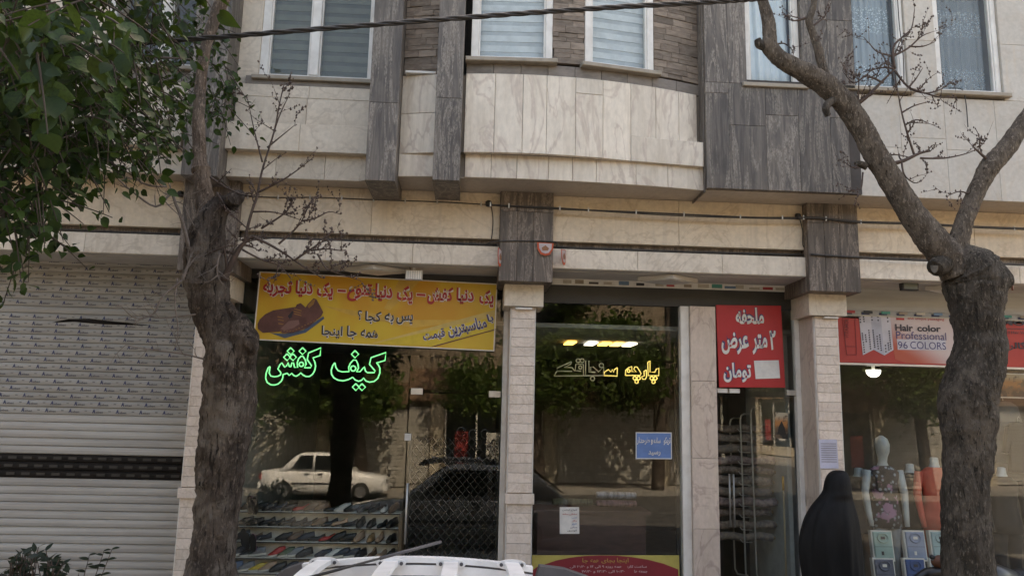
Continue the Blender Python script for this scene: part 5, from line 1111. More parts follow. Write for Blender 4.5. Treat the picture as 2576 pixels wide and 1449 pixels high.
tw = [(20, [c2p(640, 1330, -.1), c2p(740, 1120, -.13), c2p(830, 950, -.15), c2p(900, 870, -.16), c2p(990, 800, -.17)]), (9, [c2p(900, 870, -.16), c2p(930, 700, -.17), c2p(990, 480, -.18), c2p(1050, 300, -.18), c2p(1110, 0, -.19), (690, 330, -.2), (703, 262, -.2), (716, 208, -.2)]),
 (6, [c2p(1050, 270, -.18), c2p(1330, 130, -.2), c2p(1530, 0, -.22), (790, 395, -.25)]), (5, [(672, 372, -.19), (705, 345, -.2), (742, 315, -.22)]), (5, [(660, 408, -.19), (640, 330, -.18), (622, 245, -.18)]), (5, [c2p(1110, 0, -.19), (700, 300, -.2), (730, 235, -.22)]),
 (8, [c2p(990, 800, -.17), c2p(1200, 900, -.19), c2p(1400, 1020, -.2), c2p(1500, 1090, -.22), c2p(1700, 1220, -.25), c2p(1860, 1310, -.27)]), (7, [c2p(1500, 1090, -.22), c2p(1600, 1020, -.24), c2p(1720, 940, -.25), c2p(1850, 860, -.27), c2p(2050, 840, -.3)]),
 (6, [c2p(1100, 700, -.17), c2p(1310, 570, -.2), c2p(1420, 480, -.22), c2p(1490, 350, -.24)]), (6, [c2p(1310, 890, -.19), c2p(1480, 740, -.2), c2p(1590, 610, -.22), c2p(1670, 420, -.24)]), (5, [c2p(1590, 610, -.22), c2p(1750, 580, -.23), c2p(1920, 500, -.24), (858, 540, -.25)]), (5, [c2p(1000, 500, -.18), c2p(1200, 500, -.2), c2p(1400, 540, -.22), c2p(1600, 610, -.23)]),
 (6, [c2p(480, 80, -.02), c2p(700, 220, -.08), c2p(900, 300, -.12), c2p(1050, 300, -.15)]), (7, [c2p(560, 270, -.05), c2p(700, 480, -.1), c2p(880, 660, -.14), c2p(960, 720, -.15)]), (5, [c2p(680, 700, -.1), c2p(820, 850, -.15)]), (6, [c2p(470, 1000, -.15), c2p(640, 930, -.17), c2p(840, 900, -.17)]),
 (6, [c2p(870, 960, -.17), c2p(1100, 1080, -.2), c2p(1310, 1150, -.22), c2p(1470, 1320, -.25)]), (5, [c2p(1310, 1090, -.22), c2p(1290, 1230, -.22), c2p(1250, 1360, -.23)]), (5, [c2p(1780, 1010, -.25), c2p(1880, 1180, -.27), c2p(2010, 1240, -.3), (905, 705, -.3)]), (5, [c2p(1700, 970, -.25), c2p(1900, 950, -.27), c2p(2060, 970, -.3), (870, 628, -.3)])]
tl = [(11, [c2p(240, 1010, -.12), c2p(210, 880, -.14), c2p(130, 580, -.18), c2p(60, 400, -.2), c2p(0, 290, -.22), (392, 520, -.24), (330, 480, -.28), (275, 430, -.3)]), (9, [c2p(140, 1330, -.2), c2p(210, 1150, -.18), c2p(260, 1000, -.16), c2p(370, 930, -.12)]), (6, [c2p(210, 1170, -.18), c2p(290, 1070, -.16), c2p(380, 1010, -.13)]), (5, [c2p(320, 1170, -.14), c2p(360, 1060, -.14), c2p(390, 960, -.13)]), (6, [c2p(600, 1000, -.17), c2p(565, 1140, -.18), c2p(570, 1270, -.18), c2p(640, 1400, -.16)]), (5, [c2p(570, 1270, -.18), c2p(480, 1340, -.18), c2p(420, 1360, -.17)]),
 (6, [c2p(140, 1330, -.2), (410, 745, -.24), (385, 790, -.26), (340, 800, -.28), (305, 770, -.3)]), (5, [(447, 700, -.2), (440, 760, -.22), (448, 830, -.22), (438, 880, -.22)]), (5, [(500, 790, -.1), (455, 795, -.16), (400, 800, -.2), (350, 790, -.22)]), (5, [(520, 905, -.1), (460, 890, -.16), (370, 878, -.22), (316, 868, -.24)]), (5, [c2p(250, 870, -.1), c2p(340, 680, -.1), c2p(375, 620, -.1), c2p(310, 620, -.1)]), (5, [c2p(280, 670, -.15), c2p(220, 560, -.18), c2p(160, 420, -.2), c2p(70, 380, -.22)]), (6, [(400, 440, -.2), (340, 420, -.22), (262, 452, -.25)]), (5, [(420, 470, -.2), (360, 462, -.24), (300, 400, -.28)])]
twigset('twigs', tw, YT, t1, b1, TWIG, True, .5, seed=3); twigset('pale_twigs', tl, YT, t1, b1, TWIGL, False, .6, seed=5)
# right tree
b2 = Vector((at(2436, 1449, YT).x, YT, .13)); t2 = empty('pruned_tree', b2, None, 'grey barked pruned street tree with two thick bare limbs in front of the clothes shop', 'tree')
low = at(2436, 1449, YT); yb2 = 1449+(low.z-.1)*k1
limb('trunk', [(2440, yb2+6, 84), (2438, yb2-60, 70), (2436, 1449, 60), (2428, 1279, 53), (2430, 1200, 54), (2437, 1128, 58), (2436, 1053, 66), (2436, 996, 68), (2462, 902, 64), (2464, 838, 57), (2458, 791, 62), (2454, 743, 70), (2452, 708, 76), (2440, 680, 72), (2420, 655, 56), (2405, 635, 36)], YT, BARK2, t2, b2, 30, .07, 7, nsc=8)
limb('limb', [(2410, 690, 44), (2385, 645, 41), (2350, 610, 40), (2290, 530, 33), (2215, 410, 30), (2165, 320, 29), (2125, 260, 30), (2080, 218, 29), (2015, 178, 26), (1965, 150, 23), (1938, 120, 22), (1936, 90, 19), (1932, 50, 17), (1918, 0, 14), (1900, -60, 13), (1890, -200, 11)], YT, BARK2L, t2, b2, 18, .09, 6, nsc=9)
limb('limb', [(2415, 690, 36), (2410, 630, 27), (2420, 575, 23), (2445, 510, 22), (2470, 455, 23), (2490, 420, 26), (2530, 375, 25), (2575, 310, 22), (2650, 200, 20), (2760, 20, 16), (2850, -160, 12)], YT, BARK2L, t2, b2, 16, .09, 6, nsc=9)
limb('limb', [(2085, 215, 14), (2068, 165, 12), (2060, 130, 12), (2045, 85, 10), (2035, 55, 10), (2042, 30, 9), (2048, 5, 8), (2050, -60, 7)], YT, BARK2L, t2, b2, 10, .12, 5)
limb('stub', [(2465, 690, 46), (2495, 690, 40, -.05), (2515, 700, 32, -.07), (2535, 712, 20, -.06), (2542, 716, 14, -.06)], YT, BARK2, t2, b2, 14, .12, 4); limb('stub', [(2390, 660, 30), (2362, 668, 26, -.06), (2352, 676, 22, -.08)], YT, BARK2, t2, b2, 12, .06, 3); limb('stub', [(1935, 120, 15), (1912, 112, 12), (1905, 100, 9)], YT, BARK2, t2, b2, 8, .2, 3); limb('stub', [(2105, 250, 14), (2085, 262, 12, -.05), (2078, 275, 11, -.08), (2083, 292, 8, -.08)], YT, BARK2, t2, b2, 9, .25, 4); limb('stub', [(2180, 420, 10), (2160, 412, 8), (2152, 414, 6)], YT, BARK2, t2, b2, 8, .1, 3)
def disc(px, py, rx, rz_, dy, mat, yaw):
    p = at(px, py, YT+dy); v, f = poly_prism([(rx*math.cos(a), rz_*math.sin(a)) for a in [i*math.pi/7 for i in range(14)]], -.006, .006); o = obj('cut_face', mesh(v, f, mat), None, t2, p); o.rotation_euler = (0, 0, yaw); return o
disc(2351, 668, .03, .062, -.09, CUT, R(-60)); disc(2510, 717, .035, .05, -.12, CUTR, R(12)); disc(2546, 716, .03, .048, -.06, CUTR, R(48))
q2 = lambda x, y, d=0: ((2000+x/2.415)*.85867, (0+y/2.415)*.85867, d)
tw2 = [(15, [q2(1215, 750), q2(1300, 690, -.05), q2(1400, 590, -.08), q2(1500, 490, -.1)]), (8, [q2(1500, 490, -.1), q2(1490, 340, -.12), q2(1560, 260, -.13), q2(1620, 200, -.14), q2(1640, 70, -.15)]), (7, [q2(1490, 400, -.1), q2(1600, 340, -.12), q2(1690, 260, -.14), q2(1760, 230, -.15)]), (6, [q2(1490, 400, -.1), q2(1380, 370, -.1), q2(1320, 310, -.1), q2(1280, 265, -.1)]), (6, [q2(1600, 330, -.12), q2(1700, 330, -.13), q2(1790, 295, -.14)]), (7, [q2(1420, 590, -.08), q2(1300, 540, -.08), q2(1210, 590, -.08), q2(1130, 500, -.06)]), (6, [q2(1500, 490, -.1), q2(1420, 480, -.1), q2(1340, 500, -.1), q2(1250, 570, -.1)]),
 (7, [q2(1500, 500, -.1), q2(1600, 620, -.12), q2(1720, 660, -.14), q2(1830, 630, -.15), q2(1930, 560, -.16)]), (6, [q2(1720, 660, -.14), q2(1820, 690, -.15), q2(1930, 690, -.16)]), (6, [q2(1600, 620, -.12), q2(1650, 560, -.12), q2(1700, 480, -.13)]), (7, [q2(1640, 1105, -.05), q2(1590, 950, -.08), q2(1550, 800, -.09), q2(1520, 640, -.1), q2(1500, 520, -.1)]), (14, [q2(1440, 1170, 0), q2(1560, 1140, -.05), q2(1680, 1085, -.08), q2(1755, 1070, -.1)]), (6, [q2(1680, 1120, -.08), q2(1850, 1120, -.1), q2(2000, 1090, -.12), q2(2100, 1050, -.12)]), (12, [q2(2200, 1165, 0), q2(2120, 1100, -.03), q2(2050, 1035, -.05)]), (6, [q2(1570, 890, -.08), q2(1650, 850, -.1), q2(1740, 870, -.12)]), (6, [q2(1550, 800, -.09), q2(1640, 750, -.1), q2(1750, 720, -.12)]), (6, [q2(1550, 1150, -.05), q2(1570, 1240, -.06), q2(1640, 1295, -.06), q2(1690, 1280, -.06)]), (6, [q2(2060, 1390), q2(1960, 1355, -.03), q2(1870, 1390, -.05)]), (6, [q2(1240, 740), q2(1245, 620, -.03), q2(1250, 500, -.04)]), (6, [q2(650, 320), q2(720, 310, -.02), q2(790, 370, -.03)]), (9, [q2(870, 130), q2(820, 145), q2(775, 152)]), (9, [q2(920, 190), q2(970, 150), q2(1005, 125)]), (5, [q2(1250, 1190), q2(1190, 1180), q2(1145, 1145)]), (5, [q2(1275, 1220), q2(1265, 1330), q2(1235, 1340)]), (6, [q2(1420, 1115, -.03), q2(1500, 1095, -.05), q2(1610, 1115, -.06)])]
twigset('twigs', tw2, YT, t2, b2, TWIG, True, .5, seed=9)

# ------------------------------------------------------------------ leafy mulberry at upper left
LEAF = leafmat('mulberry_leaf', (.010, .026, .006), (.040, .080, .014), .2); BLEAF = leafmat('shrub_leaf', (.008, .016, .009), (.018, .028, .015), .08)
def leafdata(wr=.8, droop=.18, fold=.14, lobes=0):
    st = [(0, .0), (.05, .20), (.18, .40), (.38, .47), (.60, .38), (.82, .17), (1, 0)]
    v = []; f = []
    for x, w_ in st: zc_ = -droop*x*x; yy = w_*wr; v += [(x, 0, zc_), (x-(.08 if 0 < x < .1 else 0), yy, zc_+fold*w_), (x-(.08 if 0 < x < .1 else 0), -yy, zc_+fold*w_)]
    for i in range(len(st)-1):
        a, b = i*3, i*3+3; f += [(a, b, b+1, a+1), (a, a+2, b+2, b)]
    return v, f
LV, LF = leafdata(); LV2, _ = leafdata(.68, .42, .30); LV3, _ = leafdata(.88, -.12, .2); LVb, LFb = leafdata(.55, .1, .1)
def leafmat4(pos, tip, nrm, s):
    x = tip.normalized(); z = (nrm-x*nrm.dot(x)).normalized(); y = z.cross(x); return Matrix(((x.x*s, y.x*s, z.x*s, pos.x), (x.y*s, y.y*s, z.y*s, pos.y), (x.z*s, y.z*s, z.z*s, pos.z), (0, 0, 0, 1)))
def foliage(par, leaves, mat, base, vd=LV, fd=LF, nparts=300, wob=0):
    """the nparts leaves that show largest become parts, the rest one mass"""
    leaves = sorted(leaves, key=lambda m: -m[1]); VS = [vd, LV2, LV3] if vd is LV else [vd]; mes = [mesh(q, fd, mat, True) for q in VS]
    for i_, (m, k) in enumerate(leaves[:nparts]):
        o = bpy.data.objects.new('leaf', mes[i_ % len(mes)]); COL.objects.link(o); o.parent = par; o.matrix_local = Matrix.Translation(-base) @ m
    if len(leaves) > nparts:
        Vs = [np.array([(*p, 1) for p in q]) for q in VS]; allv = []; allf = []; n = 0
        for i_, (m, k) in enumerate(leaves[nparts:]):
            q = (np.array(m) @ Vs[i_ % len(Vs)].T).T[:, :3]-np.array(base); allv.append(q); allf += [tuple(i+n for i in ff_) for ff_ in fd]; n += len(vd)
        o = obj('foliage', mesh(np.concatenate(allv).tolist(), allf, mat, True), None, par, base, kind='stuff')
def rleaf(rg, p, s, up_=.6):
    tip = Vector((rg.gauss(0, .6), rg.gauss(0, .5), rg.uniform(-1.1, .1))); nr = Vector((rg.gauss(0, .5), rg.gauss(-.5, .5), rg.uniform(.2, 1.0))); return leafmat4(p, tip, nr, s)
rg = random.Random(11); lv = []; twg = []
TB = Vector((-5.6, -3.6, .13))
clus = [(110, 60, 190, 90, 70, -5.7, -4.9), (300, 90, 170, 120, 120, -4.9, -3.6), (120, 210, 190, 120, 170, -4.9, -3.2), (420, 70, 110, 90, 80, -4.2, -3.0), (300, 260, 150, 110, 130, -4.4, -3.0), (90, 330, 150, 100, 120, -4.6, -3.2), (310, 320, 120, 70, 60, -4.0, -2.8), (40, 450, 100, 80, 70, -4.8, -3.8), (70, 540, 75, 60, 32, -4.8, -4.2), (190, 400, 80, 40, 24, -4.3, -3.3), (430, 300, 45, 90, 26, -3.4, -2.7), (520, 120, 60, 80, 40, -2.2, -1.6), (560, 240, 45, 50, 34, -2.2, -1.6), (475, 215, 50, 90, 34, -3.4, -2.6), (20, 120, 160, 170, 160, -4.8, -3.0), (210, 370, 120, 40, 36, -4.0, -3.0),
 (-250, 100, 280, 380, 420, -5.2, -2.4), (200, -230, 420, 190, 500, -5.4, -2.4), (-250, 560, 220, 200, 160, -4.9, -3.0), (-500, 100, 260, 500, 260, -5.0, -2.4), (-150, -480, 560, 260, 900, -5.6, -1.0), (-620, -60, 330, 560, 700, -5.6, -1.0), (-300, 330, 180, 420, 400, -3.4, -1.2)]  # last clusters are out of view, added to keep light off the left wall
for cx, cy, rx, ry, n_, y0, y1 in clus:
    n_ = int(n_*(3.0 if cx > -100 and cy > -100 else 2.6))
    # leaves sit along short drooping twigs inside the cluster
    k = 0
    while k < n_:
        a = rg.uniform(0, 6.283); rr = math.sqrt(rg.random()); Y = rg.uniform(y0, y1); pxx = cx+rx*rr*math.cos(a)
        if pxx > 400 and -60 < cy: Y = rg.uniform(-2.05, -1.3)
        p = at(pxx, cy+ry*rr*math.sin(a), Y)
        d = Vector((rg.gauss(.25, .5), rg.gauss(0, .35), rg.uniform(-.9, -.05))).normalized(); ln = rg.uniform(.18, .42); m = rg.randint(3, 7); pts = [p]
        for i in range(m):
            q = p+d*ln*(i/m)+Vector((0, 0, -.06*(i/m)**2)); pts.append(q)
            s = rg.uniform(.036, .08)*(1.6 if cx < -100 or cy < -100 else 1.35 if cy < 150 and cx < 250 else 1); lv.append((rleaf(rg, q+Vector((rg.gauss(0, .02), rg.gauss(0, .02), rg.gauss(0, .02))), s), s/(q.y-CAM.y) if -50 < cx < 620 and cy > -50 else 0)); k += 1
        twg.append(pts[1:])
tm = empty('mulberry_tree', TB, None, 'dense green leafed mulberry tree hanging over the upper left corner', 'tree'); cr = empty('crown', TB+Vector((0, 0, 3)), tm)
foliage(cr, lv, LEAF, TB+Vector((0, 0, 3)), nparts=300)
q, r_ = smoothpath([TB+Vector(a) for a in ((0, 0, -.05), (.05, 0, .8), (-.02, .05, 1.8), (.1, .05, 2.6), (.4, 0, 3.3), (1.1, -.1, 4.0), (2.0, -.1, 4.7), (2.8, -.1, 5.2))], [.24, .2, .18, .17, .13, .10, .06, .03], 6); v, f = tube(q, r_, 16, True, warpf(.1, 6)); obj('trunk', mesh([Vector(a)-TB for a in v], f, BARK1, True), None, tm, TB)
mb = MB()
for (a, b, Y1, c, d_, Y2, th) in ((-100, 300, -3.6, 200, 120, -4.4, .02), (-100, 320, -3.7, 300, 260, -3.6, .02), (0, 330, -3.8, 160, 420, -4.2, .014), (-120, 420, -3.8, 90, 600, -4.5, .014), (200, 200, -4.0, 480, 150, -3.2, .012), (200, 260, -3.8, 420, 400, -3.0, .010), (150, 50, -4.3, 60, 120, -5.3, .014)):
    P0, P1 = at(a, b, Y1), at(c, d_, Y2); q, r_ = smoothpath([P0, P0.lerp(P1, .4)+Vector((0, 0, .08)), P0.lerp(P1, .75)+Vector((0, 0, .04)), P1], [th, th*.8, th*.6, th*.3], 4); mb.tube(q, r_, 6)
for pts in twg:
    if len(pts) > 2: mb.tube(pts, [.0045*(1-.6*i/len(pts)) for i in range(len(pts))], 4, False)
mb.build('branches', TWIGD, tm, TB, True, kind='stuff')
# dead dry stalks among the leaves and the low shrub
sb = Vector((at(90, 1420, -2.6).x, -2.6, .14)); shb = empty('shrub', sb, None, 'dark glossy leaved shrub at the lower left corner in front of the shutter', 'shrub'); lvs = []; mb = MB()
for k in range(74):
    px = rg.gauss(75, 80); top = 1372+abs(px-95)**1.35*.11+rg.uniform(0, 42); p = at(px, top, -2.6+rg.uniform(-.35, .35)); r0_ = Vector((sb.x+rg.uniform(-.25, .25), -2.6+rg.uniform(-.2, .2), .14)); q, r_ = smoothpath([r0_, r0_.lerp(p, .5)+Vector((rg.uniform(-.04, .04), 0, .05)), p], [.006, .005, .003], 6); mb.tube(q, r_, 5)
    for i in range(5, len(q)):
        for _ in range(1): lvs.append((leafmat4(q[i], Vector((rg.gauss(0, .7), rg.gauss(-.2, .6), rg.uniform(-.2, .8))), Vector((rg.gauss(0, .4), rg.gauss(-.4, .4), 1)), rg.uniform(.05, .08)), q[i].z))
for px, py in ((282, 1380), (225, 1395), (262, 1384)):
    p = at(px, py, -2.6); r0_ = Vector((sb.x+.3, -2.6, .14)); q, r_ = smoothpath([r0_, r0_.lerp(p, .6)+Vector((-.03, 0, .02)), p], [.005, .004, .002], 8); mb.tube(q, r_, 5)
    for i in range(7, len(q), 1): lvs.append((leafmat4(q[i], Vector(((-1)**i*.9, -.2, .25)), Vector((0, -.5, 1)), rg.uniform(.045, .07)), 9))
foliage(shb, lvs, BLEAF, sb, LVb, LFb, 280); mb.build('stems', TWIG, shb, sb, True, kind='stuff')
# ------------------------------------------------------------------ woman in a black chador
YW_ = -.9
CHA = plain('chador_cloth', (.004, .004, .0045), .68, (.007, .007, .0075), 5, spec=.2, bmp=.4, stretch=(4, 4, .6))
r3 = lambda cx, cy: at((2200+cx/2.275)*.85867, (1050+cy/2.275)*.85867, YW_)
sil = [(742, 565, 612), (752, 535, 632), (770, 517, 645), (800, 500, 656), (850, 490, 663), (880, 488, 664), (905, 472, 667), (930, 450, 672), (965, 418, 682), (1000, 395, 692), (1050, 368, 704), (1100, 350, 712), (1200, 325, 718), (1300, 330, 722), (1400, 345, 726), (1449, 355, 728)]
rings = []
for cy, l, rr in sil:
    a, b = r3(l, cy), r3(rr, cy); rings.append(((a.x+b.x)/2, YW_, a.z, (b.x-a.x)/2))
x_, z_, h_ = rings[-1][0], rings[-1][2], rings[-1][3]
for t in (.2, .45, .7, .9, 1): rings.append((x_+.02*t, YW_, z_+(.19-z_)*t, h_*(1-.10*t+.02*t*t)))
rings = rings[::-1]; wx = rings[0][0]
person = empty('person', (wx, YW_, .15), None, 'person in a full black chador facing the clothes shop window, standing by the tiled pillar', 'person')
nf = 56
def fold(i, t):
    z = rings[i][2]; a = min(1, max(0, (1.5-z)/.5)); return 1+a*(.055*math.sin(7*t+z*3.2)+.05*math.sin(11*t-z*4.1+1)+.035*math.sin(17*t+2+z*2))
dep = lambda z, h: max(.5*h, min(h*.95, h*(1.02 if z > 1.5 else .72)))
RR = [(x, y+.0, z, h, dep(z, h)) for x, y, z, h in rings]
v, f = loft(RR, nf, True, fold); o = obj('chador', mesh([Vector(a)-Vector((wx, YW_, .15)) for a in v], f, CHA, True), None, person, (wx, YW_, .15)); md = o.modifiers.new('sub', 'SUBSURF'); md.levels = md.render_levels = 1
# the body under the cloth, with the face turned to the window
FACE = pm('skin', (.42, .27, .20), .6); SHOEB = pm('black_shoe', (.015, .014, .014), .4)
hx_, hz_ = rings[-4][0]+.02, rings[-1][2]
bd = [(wx, YW_, .28, .10, .09), (wx, YW_, .8, .16, .12), (wx, YW_, 1.05, .17, .13), (wx+.02, YW_, 1.3, .16, .11), (hx_-.02, YW_, 1.46, .12, .08), (hx_, YW_, 1.52, .05, .05), (hx_+.01, YW_+.01, 1.56, .052, .062), (hx_+.02, YW_+.03, 1.62, .062, .085), (hx_+.01, YW_+.02, 1.68, .064, .088), (hx_, YW_, hz_-.02, .03, .04)]
lofto('body', bd, FACE, person, 18, loc=(wx, YW_, .15))
MB().tube([(hx_+.06, YW_+.1, 1.645), (hx_+.07, YW_+.125, 1.615), (hx_+.06, YW_+.1, 1.605)], [.006, .011, .006], 6).build('nose', FACE, person, (wx, YW_, .15), True)
for s in (-1, 1):
    lofto('shoe', [(wx+s*.09, YW_+.03, .15, .045, .12), (wx+s*.09, YW_+.03, .18, .045, .12), (wx+s*.09, YW_-.0, .22, .035, .07)], SHOEB, person, 14, loc=(wx, YW_, .15))

# ------------------------------------------------------------------ cars
PAINT = start('white_car_paint', .25); PAINT[2].inputs['Base Color'].default_value = (.72, .71, .69, 1); PAINT[2].inputs['Coat Weight'].default_value = .6; PAINT = PAINT[0]
PAINTB = start('ivory_car_paint', .3); PAINTB[2].inputs['Base Color'].default_value = (.80, .79, .77, 1); PAINTB[2].inputs['Coat Weight'].default_value = .5; PAINTB = PAINTB[0]
CGL = start('car_glass', .05); CGL[2].inputs['Base Color'].default_value = (.012, .014, .015, 1); CGL = CGL[0]
TYRE = pm('tyre', (.02, .02, .02), .9); RIM = pm('rim', (.35, .35, .36), .35, metal=.7); PLAST = pm('dark_grey_plastic', (.065, .062, .068), .55); LAMP = pm('tail_lamp', (.35, .02, .02), .2); HEADL = pm('head_lamp', (.6, .6, .6), .1); RACKW = pm('rack_white', (.70, .70, .70), .35)
def car(loc, heading, L, W, H, paint, label, hatch=False):
    """local: nose to -x, centre at origin, z up"""
    e = empty('parked_car', loc, None, label, 'car'); b = Vector(loc)
    hw = W/2; hl = L/2
    def P(nm, v, f, m, sm=False): return obj(nm, fixnormals(mesh(v, f, m, sm)), None, e, b)
    # lower body: stations along x with rounded section
    st = [(-hl, .55, .70, .36), (-hl+.08, .86, .74, .28), (-hl+.5, .97, .82, .22), (-hl+1.15, 1, .90, .2), (-.2, 1, .92, .2), (hl-1.0, 1, .93, .2), (hl-.35, .97, .92, .24), (hl-.06, .88, .88, .3), (hl, .7, .80, .4)]
    v = []; f = []; n = 12
    for x, k, zt, zb in st:
        w_ = hw*k
        sec = [(-w_*.9, zb), (-w_*.99, zb+.12), (-w_, (zb+zt)/2), (-w_*.97, zt-.1), (-w_*.9, zt-.015), (-w_*.5, zt+.012), (w_*.5, zt+.012), (w_*.9, zt-.015), (w_*.97, zt-.1), (w_, (zb+zt)/2), (w_*.99, zb+.12), (w_*.9, zb)]
        v += [(x, y, z) for y, z in sec]
    for i in range(len(st)-1):
        for k in range(n): f.append((i*n+k, i*n+(k+1) % n, (i+1)*n+(k+1) % n, (i+1)*n+k))
    f += [tuple(range(n)), tuple((len(st)-1)*n+k for k in range(n))]; body = P('body', v, f, paint, True)
    # cabin
    xf, xt0, xt1, xr = (-hl+1.05, -hl+1.75, hl-.75, hl-.12) if hatch else (-hl+1.05, -hl+1.7, hl-1.15, hl-.62)
    wb, wt = hw*.93, hw*.76; zb, zt = .90, H
    ri = [(xf, zb, wb), (xf+.2, zb+.17, wb*.97), (xt0-.08, zt-.06, wt*1.03), (xt0+.15, zt, wt), (( xt0+xt1)/2, zt+.02, wt), (xt1-.15, zt, wt), (xt1+.08, zt-.08, wt*1.02), (xr, zb+.02, wb*.97)]
    v = []; f = []
    for x, z, w_ in ri: v += [(x, -w_*.94, z), (x, -w_*.5, z+.02), (x, w_*.5, z+.02), (x, w_*.94, z), (x, w_, z-.03), (x, wb, zb-.02), (x, -wb, zb-.02), (x, -w_, z-.03)]
    for i in range(len(ri)-1):
        for k in range(8): f.append((i*8+k, i*8+(k+1) % 8, (i+1)*8+(k+1) % 8, (i+1)*8+k))
    f += [tuple(range(8)), tuple((len(ri)-1)*8+k for k in range(8))]; P('cabin', v, f, paint, True)
    def side(x, z): t = (z-zb)/(zt-zb); return wb+(wt-wb)*t+.012
    xm = (xt0+xt1)/2+.05
    for s in (-1, 1):
        for q in ([(xf+.32, zb+.05), (xm-.04, zb+.05), (xm-.04, zt-.07), (xt0+.04, zt-.07)], [(xm+.04, zb+.05), (xt1+.18 if not hatch else xt1+.1, zb+.05), (xt1-.06, zt-.08), (xm+.04, zt-.07)]):
            v = [(x, s*side(x, z), z) for x, z in q]+[(x, s*(side(x, z)-.02), z) for x, z in q]; P('side_window', v, [(0, 1, 2, 3), (7, 6, 5, 4), (0, 4, 5, 1), (1, 5, 6, 2), (2, 6, 7, 3), (3, 7, 4, 0)], CGL)
        v = []
        P('door_handle', *(lambda m: (m.v, m.f))(MB().box(xm+.12, xm+.27, s*hw*1.0-.015, s*hw*1.0+.02, .80, .835)), PLAST); P('door_handle', *(lambda m: (m.v, m.f))(MB().box(xm-.3, xm-.15, s*hw-.015, s*hw+.02, .80, .835)), PLAST)
        P('mirror', *(lambda m: (m.v, m.f))(MB().box(xf+.42, xf+.52, min(s*hw, s*(hw+.16)), max(s*hw, s*(hw+.16)), zb+.02, zb+.15)), PLAST)
        P('sill_moulding', *(lambda m: (m.v, m.f))(MB().box(-hl+1.0, hl-1.0, min(s*hw*.98, s*(hw+.012)), max(s*hw*.98, s*(hw+.012)), .50, .55)), PLAST)
        for x in (-hl+.78, hl-.78):
            w0 = empty('wheel', b+Vector((x, s*(hw-.1), .29)), e); MB().tube([Vector(b)+Vector((x, s*(hw-.19), .29)), Vector(b)+Vector((x, s*(hw+.005), .29))], .29, 24).build('tyre', TYRE, w0, b+Vector((x, s*(hw-.1), .29)), True); MB().tube([Vector(b)+Vector((x, s*(hw-.05), .29)), Vector(b)+Vector((x, s*(hw+.012), .29))], .18, 18).build('rim', RIM, w0, b+Vector((x, s*(hw-.1), .29)))
        P('tail_light', *(lambda m: (m.v, m.f))(MB().box(hl-.06, hl+.012, min(s*hw*.55, s*hw*.86), max(s*hw*.55, s*hw*.86), .62, .80)), LAMP); P('headlight', *(lambda m: (m.v, m.f))(MB().box(-hl-.0, -hl+.06, min(s*hw*.45, s*hw*.75), max(s*hw*.45, s*hw*.75), .56, .68)), HEADL)
    yw1 = lambda z: (wb+(wt-wb)*(z-zb)/(zt-zb))*.9
    for xa, za, xb, zb2, nm in ((xf+.13, zb+.09, xt0-.02, zt-.03, 'windscreen'), (xr-.01, zb+.07, xt1+.06, zt-.06, 'rear_window')):
        dx, dz = xb-xa, zb2-za; nl = math.hypot(dx, dz); nx, nz = (-dz/nl, dx/nl) if nm == 'windscreen' else (dz/nl, -dx/nl)
        o_ = .035; v = [(xa+nx*o_, -yw1(za), za+abs(nz)*o_), (xa+nx*o_, yw1(za), za+abs(nz)*o_), (xb+nx*o_, yw1(zb2), zb2+abs(nz)*o_), (xb+nx*o_, -yw1(zb2), zb2+abs(nz)*o_)]; v += [(x-nx*.03, y, z-abs(nz)*.03) for x, y, z in v]
        P(nm, v, [(0, 1, 2, 3), (7, 6, 5, 4), (0, 4, 5, 1), (1, 5, 6, 2), (2, 6, 7, 3), (3, 7, 4, 0)], CGL)
    P('bumper', *(lambda m: (m.v, m.f))(MB().box(hl-.1, hl+.04, -hw*.85, hw*.85, .36, .55)), paint); P('bumper', *(lambda m: (m.v, m.f))(MB().box(-hl-.05, -hl+.1, -hw*.8, hw*.8, .33, .52)), paint)
    e.rotation_euler = (0, 0, heading); return e, b
